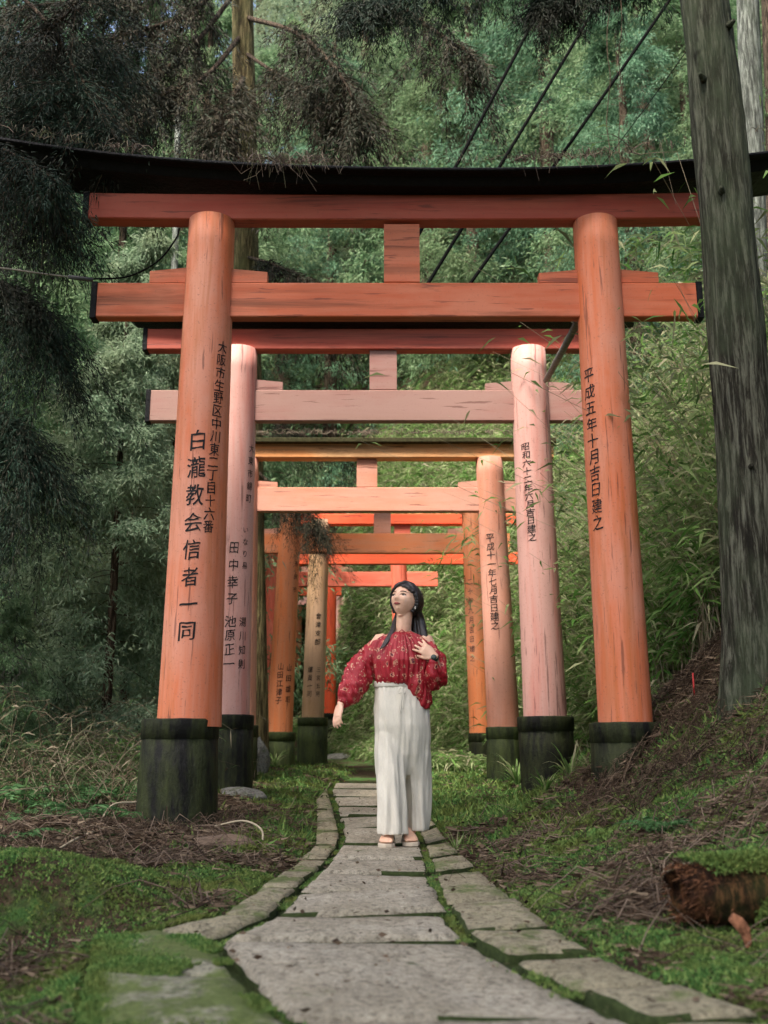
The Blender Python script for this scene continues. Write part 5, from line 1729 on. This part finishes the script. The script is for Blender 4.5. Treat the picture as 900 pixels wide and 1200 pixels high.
# ------------------------------------------------------------------ cables, brace, debris
M_cable = plain('black_rubber', (.004, .004, .004), .9, .05, .2, 30, 0)
M_greyw = plain('grey_weathered_wood', (.22, .20, .17), .85, .2, .35, 25, .5)
def cable(label, pts, r, m=M_cable, name='cable', group=None):
    P = [Vector(p) for p in pts]
    e0 = P[0].copy()
    bm = bmesh.new(); tube_bm(bm, smooth_pts([p - e0 for p in P], 10) if len(P) > 2 else [p - e0 for p in P], r, 8)
    o = link(name, bm_mesh(name, bm), m, None, True, e0)
    tag(o, label, 'cable' if 'cable' in name else name.replace('_', ' '), group)
    return o
for (xt, yt, xb, yb, lab) in ((675, -70, 441, 366, 'leftmost of the three thick black cables slanting down behind the roof beam'),
                              (744, -70, 481, 366, 'middle one of the three thick black cables slanting down behind the roof beam'),
                              (833, -70, 527, 366, 'rightmost of the three thick black cables slanting down behind the roof beam')):
    a = at(xt, yt, 10.6); b = at(xb, yb, 9.6)
    m_ = (a + b) / 2; m_.z -= .03
    cable(lab, [b, m_, a], .019)
a = at(860, -20, 12.5); b = at(700, 200, 12.5); m_ = (a + b) / 2
cable('thin dark cable slanting down just left of the big cedar trunk', [b + (b - a) * .3, m_ - Vector((0, 0, .05)), a], .007)
for x, y0 in ((713, 258), (727, 258)):
    pts = [at(x + 2.2 * math.sin(k * 1.9 + x), y0 - k * 28, 9.0) for k in range(13)]
    cable(('left' if x < 720 else 'right') + ' one of two thin wavy vines hanging down to the roof beam', pts, .0045, B_brown, 'hanging_vine')
cable('grey wooden brace slanting between the right posts of the first two gates', [at(679, 374, 7.1), at(640, 446, 9.35)], .030, M_greyw, 'brace_pole')
cable('black cable looping up beside the left end of the nearest tie beam', [at(108, 327, 6.9), at(150, 324, 6.85), at(185, 306, 6.8), at(206, 280, 6.85), at(210, 268, 6.95)], .0065)
o = cable('pale wire entering from the left edge towards the nearest tie beam', [at(-60, 308, 6.7), at(0, 314, 6.75), at(45, 320, 6.8), at(84, 325, 6.85)], .0065, M_greyw)
o = cable('dark grey cable joint sleeve at the left end of the nearest tie beam', [at(80, 324.5, 6.85), at(109, 328, 6.88)], .017, M_iron, 'cable_sleeve')

def twig_heap(name, label, boxes, seed, parent=None, mat=None):
    r = np.random.default_rng(seed)
    parts = []
    for (x0, x1, yf, Y, n, L, hang) in boxes:
        x = r.uniform(x0, x1, n)
        P0 = np.array([at(float(a), yf(float(a)) if callable(yf) else yf, Y + float(r.uniform(-.22, .1)))[:] for a in x])
        az = r.random(n) * 2 * np.pi; ln = r.uniform(.3, 1, n) * L
        k = 5; t = np.linspace(0, 1, k); cv = r.normal(size=n)
        p = np.zeros((n, k, 3))
        for i in range(k):
            a = az + cv * t[i]
            p[:, i, 0] = P0[:, 0] + np.cos(a) * ln * t[i]; p[:, i, 1] = P0[:, 1] + np.sin(a) * ln * t[i] * .5 - .05 * t[i]
            p[:, i, 2] = P0[:, 2] + .02 + r.uniform(0, .04, n) + .05 * np.sin(t[i] * 3) * r.random(n) - hang * ln * t[i] ** 2 * (r.random(n) < .4)
        parts.append(strips(p, r.uniform(.002, .005, n), r))
    o = link(name, mesh_np(name, *cat(parts)), mat or M_twig)
    tag(o, label, 'twigs', None, 'stuff')
    return o
M_twig = leaf_mat('roof_twigs', [(.03, .022, .016), (.09, .065, .05), (.22, .17, .13), (.10, .11, .05)], 0)
roofy = lambda x: 196.5 - 40 * (abs((x - 455) / 450.0) ** 2.6)
twig_heap('roof_debris', 'dead twigs and moss lying along the black roof beam of the nearest gate',
          [(290, 375, roofy, 6.62, 120, .28, .7), (10, 180, roofy, 6.66, 55, .16, .3), (600, 720, roofy, 6.66, 90, .18, .8), (180, 900, roofy, 6.64, 110, .12, .5), (600, 608, roofy, 6.68, 6, .25, 1.2), (735, 742, roofy, 6.66, 10, .5, 1.4)], 3)
twig_heap('roof_debris', 'twigs and moss on the flat top beam of the third gate', [(210, 648, 512, 11.5, 260, .25, .2)], 4)

# ------------------------------------------------------------------ stones, log, chunks
def rock(label, c, s, mat, seed, name='rock', cat_='rock', flat=1.0):
    bm = bmesh.new()
    bmesh.ops.create_icosphere(bm, subdivisions=4, radius=1)
    for v in bm.verts:
        n = v.co.normalized()
        k = 1 + .28 * mnoise.noise(n * 1.3 + Vector((seed, 0, 0))) + .10 * mnoise.noise(n * 4 + Vector((0, seed, 0))) + .04 * mnoise.noise(n * 11)
        v.co = Vector((n.x * s[0] * k, n.y * s[1] * k, max(-.6, n.z) * s[2] * k))
    o = link(name, bm_mesh(name, bm), mat, None, True, c); tag(o, label, cat_)
    return o
M_rock = stone_mat('boulder', (.15, .15, .13), (.30, .29, .25), (.09, .13, .035), .35)
M_rockm = stone_mat('mossy_boulder', (.12, .12, .09), (.22, .21, .17), (.075, .12, .025), .95)
M_brownst = plain('brown_flat_stone', (.12, .085, .06), .9, .2, .4, 14, .6)
def gp3(x, y, Y, dz=0): p = at(x, y, Y); return Vector((p.x, Y, Hs(p.x, Y) + dz))
rock('flat pale stone under the footing of the left front post', gp3(222, 990, 6.72, -.01), (.30, .20, .055), M_rock, 1)
rock('rounded mossy stone under the left footing of the second gate', gp3(279, 950, 9.3, .0), (.22, .20, .10), M_rock, 2)
rock('flat brown stone lying right of the left front footing', gp3(262, 1012, 5.85, .0), (.17, .11, .04), M_brownst, 3)
rock('pale grey block behind the left footing of the second gate', gp3(302, 880, 13.2, .15), (.14, .12, .28), M_rock, 4)
rock('small stone beside the black footing of the vivid red post', gp3(397, 884, 21.0, .0), (.30, .2, .10), M_rock, 8)

# hollow rotten log
LY = 3.25
lc = gp3(868, 1040, LY, .085)
lg = empty('rotten_log', lc); tag(lg, 'hollow rotten log with a torn reddish end and mossy back on the right bank', 'log')
bm = bmesh.new()
def log_ring(x, r, seed, n=30):
    return [bm.verts.new((x + .05 * mnoise.noise(Vector((math.cos(2 * math.pi * k / n) * 2, math.sin(2 * math.pi * k / n) * 2, seed))), r * (1 + .16 * mnoise.noise(Vector((math.cos(2 * math.pi * k / n) * 1.7, math.sin(2 * math.pi * k / n) * 1.7, x * 5 + 2)))) * math.cos(2 * math.pi * k / n),
                          r * .8 * (1 + .12 * mnoise.noise(Vector((k * .3, x * 4, 7)))) * math.sin(2 * math.pi * k / n) + .05 * x)) for k in range(n)]
rr = [log_ring(x, r, x) for x, r in ((.75, .10), (.5, .12), (.3, .125), (.12, .12), (-.02, .115), (-.14, .10), (-.19, .085), (-.12, .07), (.02, .065), (.2, .05))]
for A, B in zip(rr[:-1], rr[1:]):
    for k in range(30): bm.faces.new((A[k], A[(k + 1) % 30], B[(k + 1) % 30], B[k]))
bm.faces.new(rr[-1]); bm.faces.new(rr[0][::-1])
bmesh.ops.recalc_face_normals(bm, faces=bm.faces)
M_rot = bark_mat('rotten_wood', (.045, .020, .010), (.16, .070, .030), (.06, .09, .02), .35, 1.6)
shell = link('shell', bm_mesh('shell', bm), M_rot, lg, True)
r = np.random.default_rng(77)
n = 1500
an = r.uniform(0, 6.28, n); x = r.uniform(-.20, .02, n)
P = np.stack([x, .098 * np.cos(an), .078 * np.sin(an) + .0], 1)
D = np.stack([-1.0 + r.normal(size=n) * .4, r.normal(size=n) * .35, r.normal(size=n) * .35 - .25], 1)
tag(link('torn_fibres', mesh_np('torn_fibres', *leaves(P, D, r.uniform(.010, .038, n), r.uniform(.002, .005, n), r, .1)), leaf_mat('red_rot', [(.035, .014, .007), (.085, .034, .015), (.15, .068, .032)], 0), lg), kind='stuff')
n = 26000
an = r.uniform(-.6, 3.6, n); x = r.uniform(-.14, .75, n) * 1.0
x = np.where((an < .7) | (an > 2.2), np.abs(x) + .04, x) + .04 * np.sin(an * 3)
P = np.stack([x, -.128 * np.cos(an), .105 * np.sin(an) + .05 * x], 1)
D = np.stack([r.normal(size=n) * .6, -np.cos(an) + r.normal(size=n) * .6, np.sin(an) + r.normal(size=n) * .6], 1)
tag(link('moss_coat', mesh_np('moss_coat', *leaves(P, D, r.uniform(.010, .028, n), r.uniform(.004, .009, n), r, .2)), G_moss, lg), kind='stuff')
bm = bmesh.new()
loft(bm, [(Vector((-.015, -.01, -.05)), Vector((.018, 0, .008)), Vector((0, .014, 0))), (Vector((0, 0, 0)), Vector((.026, 0, .008)), Vector((0, .020, 0))),
          (Vector((-.012, .0, .045)), Vector((.027, 0, .014)), Vector((0, .018, 0))), (Vector((-.03, .01, .085)), Vector((.018, 0, .010)), Vector((0, .008, 0)))], 9)
bmesh.ops.recalc_face_normals(bm, faces=bm.faces)
o = link('wood_chunk', bm_mesh('wood_chunk', bm), plain('broken_heartwood', (.22, .095, .05), .9, .2, .6, 55, 1.0), None, False, gp3(873, 1082, 3.02, .045))
o.rotation_euler = (.1, -.45, .2); o.scale = (.62, .62, .62); tag(o, 'broken reddish chunk of wood in front of the hollow log', 'wood')

# ------------------------------------------------------------------ small plants
def fern_mesh(seed, nf=9, L=.42):
    r = np.random.default_rng(seed)
    parts = []; sticks = []
    for i in range(nf):
        az = 2 * math.pi * (i + r.random() * .7) / nf; l = L * r.uniform(.6, 1.1)
        m = 22; t = np.linspace(.08, 1, m)
        cx = np.cos(az) * l * t; cy = np.sin(az) * l * t; cz = l * (.75 * t - .62 * t ** 2.2)
        P = np.stack([cx, cy, cz], 1)
        for s in (-1, 1):
            D = np.stack([np.cos(az + s * 1.15) * np.ones(m), np.sin(az + s * 1.15) * np.ones(m), -.12 + .1 * r.normal(size=m)], 1)
            parts.append(leaves(P, D, l * .26 * (1 - t ** 1.6 * .8) * r.uniform(.85, 1.1, m), l * .045, r, .15))
        sticks.append(np.stack([np.interp(np.linspace(0, 1, 6), t, q) for q in (cx, cy, cz)], 1))
    return mesh_np('frond', *cat(parts)), mesh_np('stem', *strips(np.array(sticks), .003, r))
ferns = [fern_mesh(s, nf, L) for s, nf, L in ((1, 9, .42), (2, 7, .34), (3, 11, .50))]
def small(name, label, cat_, mesh_pair, loc, s, rz, mats, group=None):
    e = empty(name, loc, rz); e.scale = (s, s, s); tag(e, label, cat_, group)
    for nm, me, m in zip(('frond', 'stem'), mesh_pair, mats):
        if not me.materials: me.materials.append(m)
        o = bpy.data.objects.new(nm, me); COL.objects.link(o); o.parent = e; tag(o, kind='stuff')
    return e
rf = random.Random(6)
for i, (x, y, Y, s) in enumerate(((18, 905, 7.6, 1.3), (60, 915, 7.3, 1.1), (105, 900, 8.2, 1.2), (140, 925, 7.9, .9), (30, 950, 6.5, 1.0), (85, 955, 6.6, .8), (128, 960, 6.9, .7), (8, 985, 5.6, .9), (150, 880, 9.0, 1.1),
                                    (45, 880, 9.0, 1.3), (95, 870, 9.6, 1.3), (12, 860, 8.8, 1.4), (165, 865, 10.5, 1.0), (700, 925, 6.0, .45), (770, 960, 4.6, .4))):
    small('fern', ('fern on the mossy right bank' if x > 600 else 'fern close behind the left footings' if x > 120 and Y > 7 else 'fern in the brown litter left of the front footing' if Y < 7.2 else 'fern at the far left below the dry brush'), 'fern', ferns[i % 3], gp3(x, y, Y, .0), s, rf.uniform(0, 6), (G_fern, G_fern), 'ferns in the undergrowth')

def blade_clump(seed, n=34, L=.34, w=.012):
    r = np.random.default_rng(seed)
    az = r.random(n) * 2 * np.pi; k = 6; t = np.linspace(0, 1, k)
    l = L * r.uniform(.5, 1.1, n); out = r.uniform(.25, .9, n)
    Vs, Fs = [], []
    for i in range(n):
        c, s = math.cos(az[i]), math.sin(az[i])
        x = l[i] * out[i] * t ** 1.3; z = l[i] * (t * 1.0 - out[i] * .75 * t ** 2.4)
        ww = w * np.sin(np.clip(t * .9 + .1, 0, 1) * np.pi) * .5 + .0006
        a = np.stack([c * x - s * ww, s * x + c * ww, z], 1); b = np.stack([c * x + s * ww, s * x - c * ww, z], 1)
        o = len(Vs) * 2 * k
        Vs.append(np.concatenate([a, b])); 
        for j in range(k - 1): Fs.append((o + j, o + j + 1, o + k + j + 1, o + k + j))
    return mesh_np('blade', np.concatenate(Vs), np.array(Fs))
clumps = [blade_clump(11, 34, .36, .014), blade_clump(12, 26, .28, .012), blade_clump(13, 44, .5, .018)]
for i, (x, y, Y, s, lab) in enumerate(((668, 880, 8.6, 1.3, 'arching grass clump in front of the right footing of the second gate'), (690, 905, 7.6, .9, 'grass clump between the right footings of the first two gates'),
                                        (606, 920, 10.6, 1.0, 'bright grass clump at the right footing of the third gate'), (535, 1000, 6.3, .55, 'small grass tuft at the right edge of the path beside the woman'),
                                        (322, 912, 14.6, 1.4, 'leafy tuft growing against the left footing of the fourth gate'), (640, 935, 8.6, .7, 'low grass tuft left of the second right footing'),
                                        (150, 855, 9.5, 1.6, 'long bladed clump behind the left front footing'), (60, 845, 9.2, 1.7, 'long bladed clump at the far left in the undergrowth'),
                                        (740, 800, 8.6, 1.6, 'arching blades just right of the right front post'), (880, 700, 8.2, 1.9, 'broad blades behind the foot of the big cedar'))):
    o = link('grass_clump', clumps[i % 3], G_sasa, None, False, gp3(x, y, Y)); o.scale = (s, s, s); o.rotation_euler = (0, 0, i * 1.3)
    tag(o, lab, 'grass clump', 'grass clumps')

# bamboo sprig leaning over the fourth gate
def sprig(label, pts, Y, n, L, seed):
    P = smooth_pts([at(x, y, yy) for x, y, yy in pts], 8)
    root = P[0].copy()
    e = empty('bamboo', root); tag(e, label, 'bamboo')
    bm = bmesh.new(); tube_bm(bm, [p - root for p in P], list(np.linspace(.012, .003, len(P))), 6)
    link('cane', bm_mesh('cane', bm), G_sasa, e, True)
    r = np.random.default_rng(seed)
    A = np.array([(p - root)[:] for p in P])
    t = r.uniform(.35, 1, n) * (len(A) - 1); i = np.minimum(t.astype(int), len(A) - 2); f = (t - i)[:, None]
    Q = A[i] * (1 - f) + A[i + 1] * f + r.normal(size=(n, 3)) * .10
    D = np.stack([-.5 + r.normal(size=n) * .7, r.normal(size=n) * .5, r.normal(size=n) * .35 - .25], 1)
    tag(link('leaf', mesh_np('leaf', *leaves(Q, D, L * r.uniform(.6, 1.3, n), L * .11, r, .25)), G_sasa, e), kind='stuff')
sprig('bamboo sprig hanging across the right post of the fourth gate', [(690, 760, 13.5), (668, 640, 13.5), (620, 600, 13.6), (560, 625, 13.7), (500, 665, 13.8)], 13.6, 90, .22, 5)
sprig('bamboo arching out right of the nearest right post', [(800, 700, 10.2), (800, 520, 10.2), (770, 440, 10.0), (720, 420, 9.8)], 10, 150, .25, 6)
sprig('bamboo leaning behind the right posts above the grass', [(850, 640, 10.8), (860, 380, 10.8), (800, 290, 10.6), (735, 290, 10.4)], 10, 160, .25, 7)

# bent canes and dead bramble at the left footing
def canes(label, lst, r0, mat, name='bent_cane'):
    for i, (pts, lb) in enumerate(lst):
        cable(lb, [at(x, y, Y) for x, y, Y in pts], r0, mat, name)
M_cane = plain('pale_cane', (.33, .28, .19), .8, .2, .3, 20, .2)
canes('', [([(252, 968, 6.55), (285, 962, 6.3), (306, 972, 6.1), (305, 990, 6.0), (285, 999, 5.95)], 'pale bent cane curling right of the left front footing'),
           ([(118, 975, 6.4), (122, 955, 6.5), (135, 942, 6.6), (160, 940, 6.7)], 'pale cane arching left of the left front footing'),
           ([(60, 1000, 5.4), (100, 978, 5.8), (140, 968, 6.1), (156, 975, 6.2), (160, 990, 6.15)], 'long thin dry stem trailing through the dead leaves at left')], .006, M_cane)
bm = bmesh.new(); tube_bm(bm, [(0, 0, -.05), (0, 0, .18)], [.006, .006], 8)
o = link('marker_stake', bm_mesh('marker_stake', bm), plain('dark_red_stake', (.30, .02, .02), .6, .3, .2, 30, 0), None, True, gp3(812, 790, 6.9)); tag(o, 'small red stake standing in the litter left of the big cedar', 'stake')
